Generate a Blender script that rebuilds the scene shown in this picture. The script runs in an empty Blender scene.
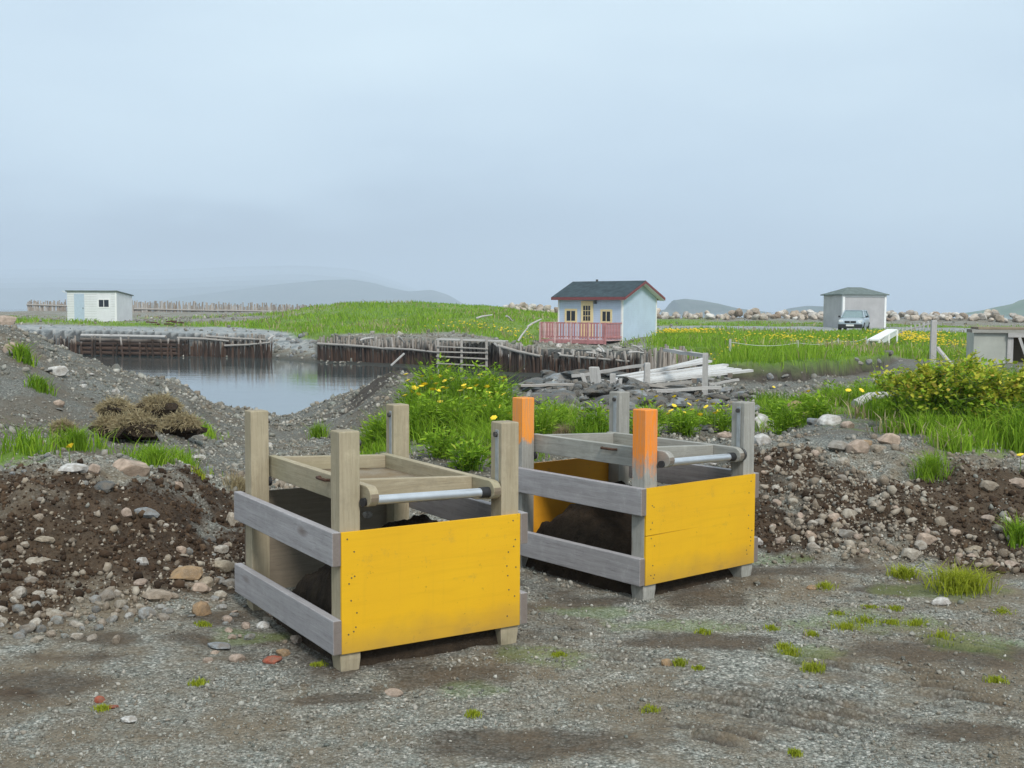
import bpy, bmesh, math, random
import numpy as np
from mathutils import Vector, Matrix, Euler
random.seed(7); rng = np.random.default_rng(11)
SC = bpy.context.scene
COL = SC.collection
R = math.radians

# ------------------------------------------------------------------ camera
F, PITCH, CH, ROLL = 1140.6, 0.0648, 1.4656, 0.0044
cam_d = bpy.data.cameras.new('camera'); cam = bpy.data.objects.new('camera', cam_d); COL.objects.link(cam)
cam_d.sensor_width = 36.0; cam_d.lens = 36.0 * F / 1024.0
cam_d.clip_start = 0.05; cam_d.clip_end = 30000
cam.location = (0, 0, CH)
cam.rotation_euler = (Matrix.Rotation(math.pi/2 - PITCH, 3, 'X') @ Matrix.Rotation(ROLL, 3, 'Z')).to_euler()
SC.camera = cam

# ------------------------------------------------------------------ world: overcast sky
SUN_EL, SUN_AZ = R(44), R(160)            # azimuth clockwise from +Y (the view direction)
W = bpy.data.worlds.new('World'); SC.world = W; W.use_nodes = True
nt = W.node_tree; nt.nodes.clear()
out = nt.nodes.new('ShaderNodeOutputWorld'); bg = nt.nodes.new('ShaderNodeBackground')
sky = nt.nodes.new('ShaderNodeTexSky'); sky.sky_type = 'NISHITA'; sky.sun_disc = False
sky.sun_elevation = SUN_EL; sky.sun_rotation = SUN_AZ
mix = nt.nodes.new('ShaderNodeMixRGB'); mix.inputs[0].default_value = 0.9
tc = nt.nodes.new('ShaderNodeTexCoord'); sep = nt.nodes.new('ShaderNodeSeparateXYZ')
nt.links.new(tc.outputs['Generated'], sep.inputs[0])
ramp = nt.nodes.new('ShaderNodeValToRGB')
mpn = nt.nodes.new('ShaderNodeMapping'); mpn.inputs['Scale'].default_value = (1.0, 1.0, 3.2)
nz = nt.nodes.new('ShaderNodeTexNoise'); nz.inputs['Scale'].default_value = 2.1; nz.inputs['Detail'].default_value = 5
nz.inputs['Roughness'].default_value = 0.45
nt.links.new(tc.outputs['Generated'], mpn.inputs[0]); nt.links.new(mpn.outputs[0], nz.inputs['Vector'])
ma = nt.nodes.new('ShaderNodeMath'); ma.operation = 'MULTIPLY_ADD'; ma.inputs[1].default_value = 0.50; ma.inputs[2].default_value = -0.24
nt.links.new(nz.outputs['Fac'], ma.inputs[0])
mb = nt.nodes.new('ShaderNodeMath'); mb.operation = 'ADD'
nt.links.new(sep.outputs['Z'], mb.inputs[0]); nt.links.new(ma.outputs[0], mb.inputs[1])
nt.links.new(mb.outputs[0], ramp.inputs[0])
SKYK = 8.9
cr = ramp.color_ramp; cr.elements[0].position = 0.0; cr.elements[0].color = (0.44, 0.55, 0.68, 1)
cr.elements[1].position = 0.30; cr.elements[1].color = (0.69, 0.83, 0.91, 1)
e_ = cr.elements.new(0.10); e_.color = (0.52, 0.645, 0.765, 1)
e_ = cr.elements.new(1.0); e_.color = (0.74, 0.85, 0.92, 1)
sc_ = nt.nodes.new('ShaderNodeVectorMath'); sc_.operation = 'SCALE'; sc_.inputs['Scale'].default_value = SKYK
fx = nt.nodes.new('ShaderNodeMapRange'); fx.interpolation_type = 'SMOOTHSTEP'; fx.inputs[1].default_value = 0.16; fx.inputs[2].default_value = -0.30; fx.inputs[3].default_value = 0; fx.inputs[4].default_value = 1
fz = nt.nodes.new('ShaderNodeMapRange'); fz.interpolation_type = 'SMOOTHSTEP'; fz.inputs[1].default_value = 0.17; fz.inputs[2].default_value = 0.03; fz.inputs[3].default_value = 0; fz.inputs[4].default_value = 1
fm = nt.nodes.new('ShaderNodeMath'); fm.operation = 'MULTIPLY'; fm2 = nt.nodes.new('ShaderNodeMath'); fm2.operation = 'MULTIPLY'; fm2.inputs[1].default_value = .85
nt.links.new(sep.outputs['X'], fx.inputs[0]); nt.links.new(mb.outputs[0], fz.inputs[0]); nt.links.new(fx.outputs[0], fm.inputs[0]); nt.links.new(fz.outputs[0], fm.inputs[1]); nt.links.new(fm.outputs[0], fm2.inputs[0])
fog = nt.nodes.new('ShaderNodeMixRGB'); fog.inputs[2].default_value = (.25, .31, .40, 1)
nt.links.new(fm2.outputs[0], fog.inputs[0]); nt.links.new(ramp.outputs[0], fog.inputs[1])
nt.links.new(fog.outputs[0], sc_.inputs[0])
nt.links.new(sky.outputs[0], mix.inputs[1]); nt.links.new(sc_.outputs[0], mix.inputs[2])
nt.links.new(mix.outputs[0], bg.inputs[0]); bg.inputs[1].default_value = 0.1
nt.links.new(bg.outputs[0], out.inputs[0])
sd = bpy.data.lights.new('sun', 'SUN'); sd.energy = 2.1; sd.angle = R(14); sd.color = (1.0, 0.96, 0.9)
sun = bpy.data.objects.new('sun', sd); COL.objects.link(sun)
dv = Vector((math.sin(SUN_AZ)*math.cos(SUN_EL), math.cos(SUN_AZ)*math.cos(SUN_EL), math.sin(SUN_EL)))
sun.rotation_euler = dv.to_track_quat('Z', 'Y').to_euler(); sun.location = (0, -5, 20)
SC.view_settings.view_transform = 'Standard'; SC.view_settings.look = 'None'
SC.view_settings.exposure = 0.40; SC.view_settings.gamma = 1.0
SC.cycles.volume_step_rate = 4
SC.cycles.max_bounces = 6; SC.cycles.volume_bounces = 1

# ------------------------------------------------------------------ numeric helpers
def _h(ix, iy, s):
    n = (ix.astype(np.int64)*374761393 + iy.astype(np.int64)*668265263 + s*1442695041) & 0xffffffff
    n = ((n ^ (n >> 13))*1274126177) & 0xffffffff
    n = (n ^ (n >> 16)) & 0xffffffff
    return n/4294967295.0
def vn(x, y, s=0):
    x = np.asarray(x, float); y = np.asarray(y, float)
    ix = np.floor(x); iy = np.floor(y); fx = x-ix; fy = y-iy
    fx = fx*fx*(3-2*fx); fy = fy*fy*(3-2*fy)
    a = _h(ix, iy, s); b = _h(ix+1, iy, s); c = _h(ix, iy+1, s); d = _h(ix+1, iy+1, s)
    return (a*(1-fx)+b*fx)*(1-fy)+(c*(1-fx)+d*fx)*fy
def fbm(x, y, s=0, o=4):
    v = 0; a = .5; t = 0
    for k in range(o):
        v = v + a*vn(x*2**k+17.3*k, y*2**k-9.1*k, s+k); t += a; a *= .5
    return v/t                      # 0..1
def sstep(a, b, x):
    t = np.clip((x-a)/(b-a), 0, 1); return t*t*(3-2*t)
cP, sP = math.cos(PITCH), math.sin(PITCH)
def X_at(px, Y): return (px-512)/F*Y
def P(px, py, z):
    """world point where the sight line of photo pixel (px,py) meets height z"""
    u, v = (px-512)/F, (py-384)/F
    d = Vector((u, cP - v*sP, -sP - v*cP)); t = (z-CH)/d.z
    return Vector((0, 0, CH)) + d*t
def PD(px, py, Y):
    """world point of pixel at forward distance Y"""
    u, v = (px-512)/F, (py-384)/F
    d = Vector((u, cP - v*sP, -sP - v*cP)); return Vector((0, 0, CH)) + d*(Y/d.y)

# ------------------------------------------------------------------ terrain
ZW = -1.2
CPTS = {
 -260: [(4,.05),(5,.2),(6.2,.52),(8,.5),(11.5,1.1),(14,1.6),(18,1.2),(24,0),(30,-.9),(60,0),(87,.5),(150,1.0),(200,-1.5),(260,-3)],
 -120: [(3.5,.0),(4.6,.05),(5.4,.3),(6.2,.52),(6.9,.5),(8,.45),(9.5,.45),(11.5,.9),(13.5,1.4),(15,1.5),(18,1.0),(22,0),(28,-.9),(60,0),(75,.1),(87,.5),(110,.6),(150,1.0),(200,-1.5),(260,-3)],
 0:   [(4,0),(4.9,.04),(5.5,.28),(6.2,.50),(6.9,.47),(8,.40),(9.5,.42),(11.5,.82),(13.2,1.24),(14.2,1.33),(17,.85),(21,0),(25,-1),(60,0),(75,.15),(87,.5),(110,.6),(150,1.0),(200,-1.5),(260,-3)],
 75:  [(4,0),(5.1,.03),(5.7,.28),(6.3,.50),(7,.45),(8.3,.38),(10,.36),(12.5,.62),(15,.82),(16,.80),(19,.35),(22,-.3),(27,-1),(60,0),(75,.15),(87,.5),(110,.6),(150,1.0),(200,-1.5),(260,-3)],
 150: [(4,0),(5.3,.03),(5.9,.25),(6.5,.45),(7.3,.42),(9.5,.32),(12,.3),(15,.42),(17.5,.40),(20,.05),(23,-.5),(28,-1),(62,0),(75,.1),(87,.5),(110,.6),(150,1.0),(200,-1.5),(260,-3)],
 240: [(4,0),(5.0,0),(5.9,.04),(6.6,.22),(7.3,.26),(9,.15),(12,.0),(16,-.12),(20,-.27),(23,-.7),(28,-1.1),(62,0),(80,.4),(100,.7),(150,1.0),(200,-1.5),(260,-3)],
 288: [(4,0),(5.6,0),(6.4,.04),(7.3,.12),(9,.06),(12,-.05),(16,-.3),(20,-.62),(24,-.95),(28,-1.15),(62,0),(80,.6),(100,1.3),(110,1.3),(150,1.0),(200,-1.5),(260,-3)],
 340: [(4,0),(6.5,0),(8,.04),(10,.0),(13,-.03),(16,.0),(19,.05),(21,-.1),(25,-1),(58,.0),(65,.15),(80,.9),(97,1.95),(108,1.9),(130,1.0),(150,.8),(200,-1.5),(260,-3)],
 405: [(4,0),(6.5,0),(8,.08),(11,.15),(14,.38),(17,.64),(19.5,.15),(23,-.9),(56,.05),(63,.2),(80,1.0),(97,2.05),(108,2.0),(130,1.0),(160,-.5),(200,-1.5),(260,-3)],
 470: [(4,0),(6.5,0),(9,.08),(11,.22),(13,.38),(15,.28),(18,-.2),(22,-.9),(52,.1),(60,.2),(80,1.0),(97,1.8),(108,1.7),(130,1.0),(160,-1.5),(200,-3)],
 540: [(4,0),(7,0),(9,.04),(11,.08),(13,.08),(15,.05),(17.5,.36),(19.5,.0),(23,-.8),(47,-.1),(52,-.4),(60,-.45),(65,-.35),(68,.15),(75,.5),(97,1.3),(110,1.2),(130,.6),(160,-1.5),(200,-3)],
 600: [(4,0),(7,0),(9,.04),(11,.08),(13,.08),(15,-.02),(17.5,.38),(19.5,.1),(23,-.8),(47,-.2),(52,-.4),(60,-.42),(62,-.3),(64.5,0),(66,.05),(80,.1),(97,.4),(110,.7),(118,.7),(130,-.5),(160,-2),(200,-3)],
 680: [(4,0),(6.9,0),(8,.04),(10,.1),(12.5,.1),(15,.0),(17,.1),(18.5,.15),(21,-.05),(25,-.3),(30,-.1),(40,.0),(66,.05),(90,.12),(104,.3),(112,.7),(118,.8),(130,-.5),(160,-2),(200,-3)],
 760: [(4,0),(5.6,0),(6.6,.02),(7.4,.3),(8.3,.48),(9.5,.4),(12,.12),(16,-.1),(20,-.25),(24,-.33),(26.5,-.33),(28.5,.1),(35,.12),(60,.08),(90,.12),(104,.3),(112,.7),(118,.8),(130,-.5),(160,-2),(200,-3)],
 850: [(4,0),(5.6,0),(6.4,.03),(7.2,.32),(8,.48),(9,.46),(11,.45),(14,.28),(20,-.1),(26,-.25),(30,-.22),(33,.08),(40,.1),(60,.08),(90,.12),(104,.3),(112,.7),(118,.8),(130,-.5),(160,-2),(200,-3)],
 940: [(4,0),(5.4,0),(6.3,.03),(7.2,.36),(8,.46),(10,.45),(13,.45),(18,.3),(27,.0),(35,-.1),(48,-.2),(60,0),(90,.12),(104,.3),(112,.7),(118,.8),(130,-.5),(160,-2),(200,-3)],
 1040:[(4,0),(5.2,0),(6.0,.03),(6.8,.26),(7.6,.38),(9,.38),(12,.45),(18,.35),(30,.12),(60,0),(90,.12),(104,.3),(112,.7),(118,.8),(130,-.5),(160,-2),(200,-3)],
 1250:[(4,0),(5.2,0),(6.0,.05),(6.8,.3),(7.8,.4),(12,.45),(18,.4),(30,.15),(60,0),(90,.12),(104,.3),(112,.7),(118,.8),(130,-.5),(160,-2),(200,-3)],
}
for k in CPTS: CPTS[k] = [(2.2, 0.0), (3.0, 0.0)] + CPTS[k] + [(400, -3)]
# piecewise-smooth interpolation: monotone along the distance, then smooth across the bearings
_cols = sorted(CPTS); _ang = np.array([math.atan((c-512)/F) for c in _cols])
_lr = np.linspace(math.log(1.5), math.log(450), 700)
def _pchip(xs, ys, q):
    xs = np.array(xs); ys = np.array(ys); h = np.diff(xs); d = np.diff(ys)/h
    m = np.zeros(len(xs))
    for i in range(1, len(xs)-1):
        if d[i-1]*d[i] > 0: m[i] = 2*d[i-1]*d[i]/(d[i-1]+d[i])
    i = np.clip(np.searchsorted(xs, q)-1, 0, len(h)-1); t = np.clip((q-xs[i])/h[i], 0, 1)
    return (2*t**3-3*t*t+1)*ys[i]+(t**3-2*t*t+t)*h[i]*m[i]+(-2*t**3+3*t*t)*ys[i+1]+(t**3-t*t)*h[i]*m[i+1]
_rows = []
for c in _cols:
    xs = [math.log(p[0]/math.cos(math.atan((c-512)/F))) for p in CPTS[c]]; ys = [p[1] for p in CPTS[c]]
    _rows.append(_pchip(xs, ys, _lr))
_rows = np.array(_rows)
_aq = np.linspace(_ang[0], _ang[-1], 260)
_tab = np.zeros((260, 700))
for i, a in enumerate(_aq):
    w = np.exp(-0.5*((_ang-a)/0.026)**2) * np.gradient(_ang); w /= w.sum(); _tab[i] = w @ _rows
def land(x, y):
    a = np.arctan2(x, y); r = np.log(np.maximum(np.hypot(x, y), 1.5))
    w = 1-sstep(.62, 1.4, np.abs(a))
    ai = np.clip((np.clip(a, _ang[0], _ang[-1])-_aq[0])/(_aq[-1]-_aq[0])*259, 0, 258.999)
    ri = np.clip((r-_lr[0])/(_lr[-1]-_lr[0])*699, 0, 698.999)
    i = ai.astype(int); j = ri.astype(int); fa = ai-i; fr = ri-j
    z = (_tab[i, j]*(1-fa)+_tab[i+1, j]*fa)*(1-fr)+(_tab[i, j+1]*(1-fa)+_tab[i+1, j+1]*fa)*fr
    zb = -3*sstep(5.0, 5.6, r)
    return z*w + zb*(1-w)
FAR = [P(*p, ZW) for p in [(-60,352),(60,356),(180,358.5),(270,359),(320,364),(380,367),(440,370),(500,375),(560,379),(640,381)]]
NEAR = [P(*p, ZW) for p in [(655,392),(640,399),(540,409),(420,415),(330,420),(283,424.5),(240,423),(180,402),(120,384),(60,374),(-60,364)]]
POND = np.array([(p.x, p.y) for p in FAR+NEAR]); NF = len(FAR)
def pond_sd(x, y):
    x = np.asarray(x, float); y = np.asarray(y, float)
    best = np.full(x.shape, 1e9); farm = np.zeros(x.shape); ins = np.zeros(x.shape, bool)
    n = len(POND)
    for i in range(n):
        ax, ay = POND[i]; bx, by = POND[(i+1) % n]; ex, ey = bx-ax, by-ay
        t = np.clip(((x-ax)*ex+(y-ay)*ey)/(ex*ex+ey*ey), 0, 1)
        d = np.hypot(x-ax-t*ex, y-ay-t*ey); k = d < best
        best = np.where(k, d, best); farm = np.where(k, 1.0 if i < NF-1 else 0.0, farm)
        if i == NF-1: farm = np.where(k, .0, farm)
        c = ((ay > y) != (by > y)) & (x < (bx-ax)*(y-ay)/((by-ay) if by != ay else 1e-9)+ax); ins ^= c
    return np.where(ins, -best, best), farm
def px_of(x, y): return 512+F*x/np.maximum(y, .5)
SOILZ, GRASSZ, DARKZ, RUTS = [], [], [], []      # surface zones: (x, y, rx, ry, rot)
def height(x, y):
    x = np.asarray(x, float); y = np.asarray(y, float)
    z = land(x, y); r = np.hypot(x, y)
    sd, far = pond_sd(x, y); px = px_of(x, y)
    gap = sstep(264, 276, px)*(1-sstep(312, 322, px))
    s_far = np.where(sd < 2.3, .07*sd, .16+1.5*(sd-2.3)); s_gap = .36*sd
    s_far = s_far*(1-gap)+s_gap*gap
    s = np.where(far > .5, s_far, .42*sd)
    s = np.where(sd < 0, .5*sd, s)
    z = np.where((r < 90) & (y > 8), np.minimum(z, ZW+s+ .05*(fbm(x*1.3, y*1.3, 5)-.5)), z)
    z = z - .55*np.exp(-((x-X_at(878, 47))/2.2)**2-((y-47)/4.0)**2)
    edge = 27.6+3.6*sstep(800, 870, px)+6*sstep(870, 900, px)+1.1*(fbm(x*.55, y*.55, 77)-.5)
    w = sstep(712, 735, px)*(1-sstep(880, 905, px))*(y > 21)*(y < 42)
    zs = np.where(y > edge, np.maximum(z, -.28+.48*sstep(0, .28, y-edge)), np.minimum(z, -.22))
    z = z*(1-w)+zs*w
    # relief
    near = 1-sstep(60, 120, r)
    crate = 1-.75*((x > -1.6) & (x < 1.6) & (y > 4.2) & (y < 7.2))
    berm = sstep(.08, .3, z)*(1-sstep(8, 10, r))
    z = z + near*(.05*(fbm(x*.8, y*.8, 1)-.5)*crate + .022*(fbm(x*4, y*4, 2)-.5) + .010*(fbm(x*16, y*16, 3, 3)-.5))
    z = z + berm*(.26*(fbm(x*2.0, y*2.0, 8)-.5)+.12*(fbm(x*7, y*7, 9, 3)-.5))
    mid = sstep(9, 12, r)*(1-sstep(28, 40, r))
    z = z + mid*(.22*(fbm(x*.9, y*.9, 12)-.5)+.10*(fbm(x*3.5, y*3.5, 13)-.5))
    z = z + sstep(50, 80, r)*(1-sstep(150, 250, r))*.5*(fbm(x*.12, y*.12, 20)-.5)
    # tyre ruts pressed into the soft ground on the right
    for (cx, cy, rx, ry, rot, per, amp) in RUTS:
        u = (x-cx)*math.cos(rot)+(y-cy)*math.sin(rot); v = -(x-cx)*math.sin(rot)+(y-cy)*math.cos(rot)
        m = np.clip(1.6-np.hypot(u/rx, v/ry)*1.6, 0, 1)*sstep(.30, .5, fbm(x*4, y*4, 33, 2))
        w_ = np.sin(2*math.pi*(v+.05*(fbm(x*3, y*3, 31)-.5))/per)
        z = z + m*(.022 - 1.5*amp*(.5+.5*w_)**1.5)
    return z
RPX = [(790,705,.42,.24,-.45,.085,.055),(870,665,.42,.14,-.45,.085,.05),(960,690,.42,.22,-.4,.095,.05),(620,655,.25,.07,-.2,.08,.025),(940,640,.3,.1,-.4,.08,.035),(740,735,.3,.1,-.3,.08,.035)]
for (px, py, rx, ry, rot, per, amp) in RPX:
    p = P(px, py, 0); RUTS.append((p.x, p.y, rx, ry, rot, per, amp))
TH = np.concatenate([np.linspace(-math.pi, -R(34), 90, endpoint=False), np.linspace(-R(34), -R(26), 40, endpoint=False), np.linspace(-R(26), R(26), 620, endpoint=False),
                     np.linspace(R(26), R(34), 40, endpoint=False), np.linspace(R(34), math.pi, 90, endpoint=False)])
RR = np.concatenate([np.geomspace(.4, 2.7, 26, endpoint=False), np.geomspace(2.7, 9, 290, endpoint=False), np.geomspace(9, 40, 190, endpoint=False), np.geomspace(40, 75, 120, endpoint=False), np.geomspace(75, 130, 45, endpoint=False), np.geomspace(130, 420, 24)])
_T, _R = np.meshgrid(TH, RR); GX = _R*np.sin(_T); GY = _R*np.cos(_T); GZH = height(GX.ravel(), GY.ravel()).reshape(GX.shape)
LRR = np.log(RR)
def gheight(x, y):
    """height of the built ground sheet (fast, from its own grid)"""
    a = np.arctan2(x, y); r = np.log(np.clip(np.hypot(x, y), .41, 415))
    fi = np.interp(a, TH, np.arange(len(TH))); fj = np.interp(r, LRR, np.arange(len(RR)))
    i = np.minimum(fi.astype(int), len(TH)-2); j = np.minimum(fj.astype(int), len(RR)-2); u = fi-i; v = fj-j
    return (GZH[j, i]*(1-u)+GZH[j, i+1]*u)*(1-v)+(GZH[j+1, i]*(1-u)+GZH[j+1, i+1]*u)*v
def height1(x, y): return float(gheight(np.array([x]), np.array([y]))[0])
def hits(pts):
    """terrain points seen at the given photo pixels"""
    pts = np.array(pts, float); u = (pts[:, 0]-512)/F; v = (pts[:, 1]-384)/F
    dx, dy, dz = u, cP-v*sP, -sP-v*cP
    t = np.full(len(pts), 2.0); res = np.full(len(pts), np.nan); done = np.zeros(len(pts), bool); prev = t.copy()
    while t.min() < 400 and not done.all():
        below = (CH+dz*t) < gheight(dx*t, dy*t)
        new = below & ~done
        if new.any():
            lo, hi = prev[new].copy(), t[new].copy()
            for _ in range(9):
                m = (lo+hi)/2; b = (CH+dz[new]*m) < gheight(dx[new]*m, dy[new]*m)
                hi = np.where(b, m, hi); lo = np.where(b, lo, m)
            res[new] = hi; done |= new
        prev = t.copy(); t = t*1.008
    return np.stack([dx*res, dy*res, CH+dz*res], 1)
def hit(px, py):
    p = hits([(px, py)])[0]; return Vector(p)

# ------------------------------------------------------------------ object helpers
def tag(o, label=None, cat=None, group=None, kind=None):
    if cat and not kind: kind = 'thing'
    if label: o['label'] = label
    if cat: o['category'] = cat
    if group: o['group'] = group
    if kind: o['kind'] = kind
    return o
def empty(name, loc=(0, 0, 0), rz=0, label=None, cat=None, group=None):
    o = bpy.data.objects.new(name, None); COL.objects.link(o); o.location = loc; o.rotation_euler = (0, 0, rz)
    o.empty_display_size = .2
    return tag(o, label, cat, group)
def link(name, me, parent=None, mat=None):
    o = bpy.data.objects.new(name, me); COL.objects.link(o)
    if mat is not None and not me.materials: me.materials.append(mat)
    if parent is not None: o.parent = parent
    return o
def copy_tree(o, parent=None):
    c = o.copy(); COL.objects.link(c); c.parent = parent
    for k in ('label',):
        pass
    for ch in o.children: copy_tree(ch, c)
    return c
class MB:
    def __init__(s): s.v = []; s.f = []; s.sm = []
    def add(s, vs, fs, smooth=False):
        n = len(s.v); s.v += [tuple(v) for v in vs]; s.f += [tuple(i+n for i in f) for f in fs]; s.sm += [smooth]*len(fs); return s
    def box(s, a, b, M=None):
        x0, y0, z0 = a; x1, y1, z1 = b
        vs = [Vector(p) for p in ((x0,y0,z0),(x1,y0,z0),(x1,y1,z0),(x0,y1,z0),(x0,y0,z1),(x1,y0,z1),(x1,y1,z1),(x0,y1,z1))]
        if M is not None: vs = [M @ v for v in vs]
        return s.add(vs, [(0,3,2,1),(4,5,6,7),(0,1,5,4),(1,2,6,5),(2,3,7,6),(3,0,4,7)])
    def beam(s, p, q, w, h, up=(0, 0, 1), jit=0):
        p = Vector(p); q = Vector(q); d = (q-p); L = d.length; d.normalize()
        upv = Vector(up); sd_ = d.cross(upv)
        if sd_.length < 1e-4: sd_ = d.cross(Vector((0, 1, 0)))
        sd_.normalize(); u = sd_.cross(d)
        vs = []
        for e in (p, q):
            for (a, b) in ((-1,-1),(1,-1),(1,1),(-1,1)):
                vs.append(e + sd_*(a*w/2*(1+random.uniform(-jit, jit))) + u*(b*h/2*(1+random.uniform(-jit, jit))))
        return s.add(vs, [(0,1,2,3),(7,6,5,4),(0,4,5,1),(1,5,6,2),(2,6,7,3),(3,7,4,0)])
    def tube(s, pts, rad, n=8, caps=True, smooth=True):
        pts = [Vector(p) for p in pts]; rads = rad if isinstance(rad, (list, tuple)) else [rad]*len(pts)
        rings = []; up0 = None
        for i, p in enumerate(pts):
            d = (pts[min(i+1, len(pts)-1)]-pts[max(i-1, 0)]).normalized()
            a = d.cross(Vector((0, 0, 1)))
            if a.length < .1: a = d.cross(Vector((0, 1, 0)))
            a.normalize(); b = d.cross(a)
            rings.append([p+(a*math.cos(2*math.pi*k/n)+b*math.sin(2*math.pi*k/n))*rads[i] for k in range(n)])
        vs = [v for r_ in rings for v in r_]; fs = []
        for i in range(len(pts)-1):
            for k in range(n):
                k2 = (k+1) % n; fs.append((i*n+k, i*n+k2, (i+1)*n+k2, (i+1)*n+k))
        s.add(vs, fs, smooth)
        if caps:
            s.add(rings[0], [tuple(range(n))]); s.add(rings[-1], [tuple(reversed(range(n)))])
        return s
    def prism(s, poly, a, b, axis=1):
        """polygon (in the two other axes) extruded along axis from a to b"""
        def mk(p, t):
            if axis == 0: return (t, p[0], p[1])
            if axis == 1: return (p[0], t, p[1])
            return (p[0], p[1], t)
        n = len(poly); vs = [mk(p, a) for p in poly]+[mk(p, b) for p in poly]
        fs = [tuple(range(n)), tuple(reversed(range(n, 2*n)))]+[(i, i+n, (i+1) % n+n, (i+1) % n) for i in range(n)]
        return s.add(vs, fs)
    def mesh(s, name):
        me = bpy.data.meshes.new(name); me.from_pydata(s.v, [], s.f); me.update()
        bm = bmesh.new(); bm.from_mesh(me); bmesh.ops.recalc_face_normals(bm, faces=bm.faces); bm.to_mesh(me); bm.free()
        if any(s.sm): me.polygons.foreach_set('use_smooth', s.sm)
        return me
    def build(s, name, mat, parent=None, bevel=0, label=None):
        me = s.mesh(name); me.materials.append(mat)
        o = link(name, me, parent)
        if bevel:
            m = o.modifiers.new('bevel', 'BEVEL'); m.width = bevel; m.segments = 2; m.limit_method = 'ANGLE'
        if label: o['label'] = label
        return o
def np_mesh(name, V, Fc, mat, smooth=False, col=None):
    """V (n,3), Fc (m,k) equal-sized faces"""
    me = bpy.data.meshes.new(name); V = np.asarray(V, np.float32); Fc = np.asarray(Fc, np.int32)
    m, k = Fc.shape
    me.vertices.add(len(V)); me.vertices.foreach_set('co', V.ravel())
    me.loops.add(m*k); me.loops.foreach_set('vertex_index', Fc.ravel())
    me.polygons.add(m); me.polygons.foreach_set('loop_start', np.arange(0, m*k, k, dtype=np.int32))
    me.polygons.foreach_set('loop_total', np.full(m, k, np.int32))
    if smooth: me.polygons.foreach_set('use_smooth', np.ones(m, bool))
    me.update(calc_edges=True)
    if col is not None:
        for nm, arr in col.items():
            at = me.attributes.new(nm, 'FLOAT', 'POINT'); at.data.foreach_set('value', np.asarray(arr, np.float32))
    if mat is not None: me.materials.append(mat)
    return me

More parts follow.
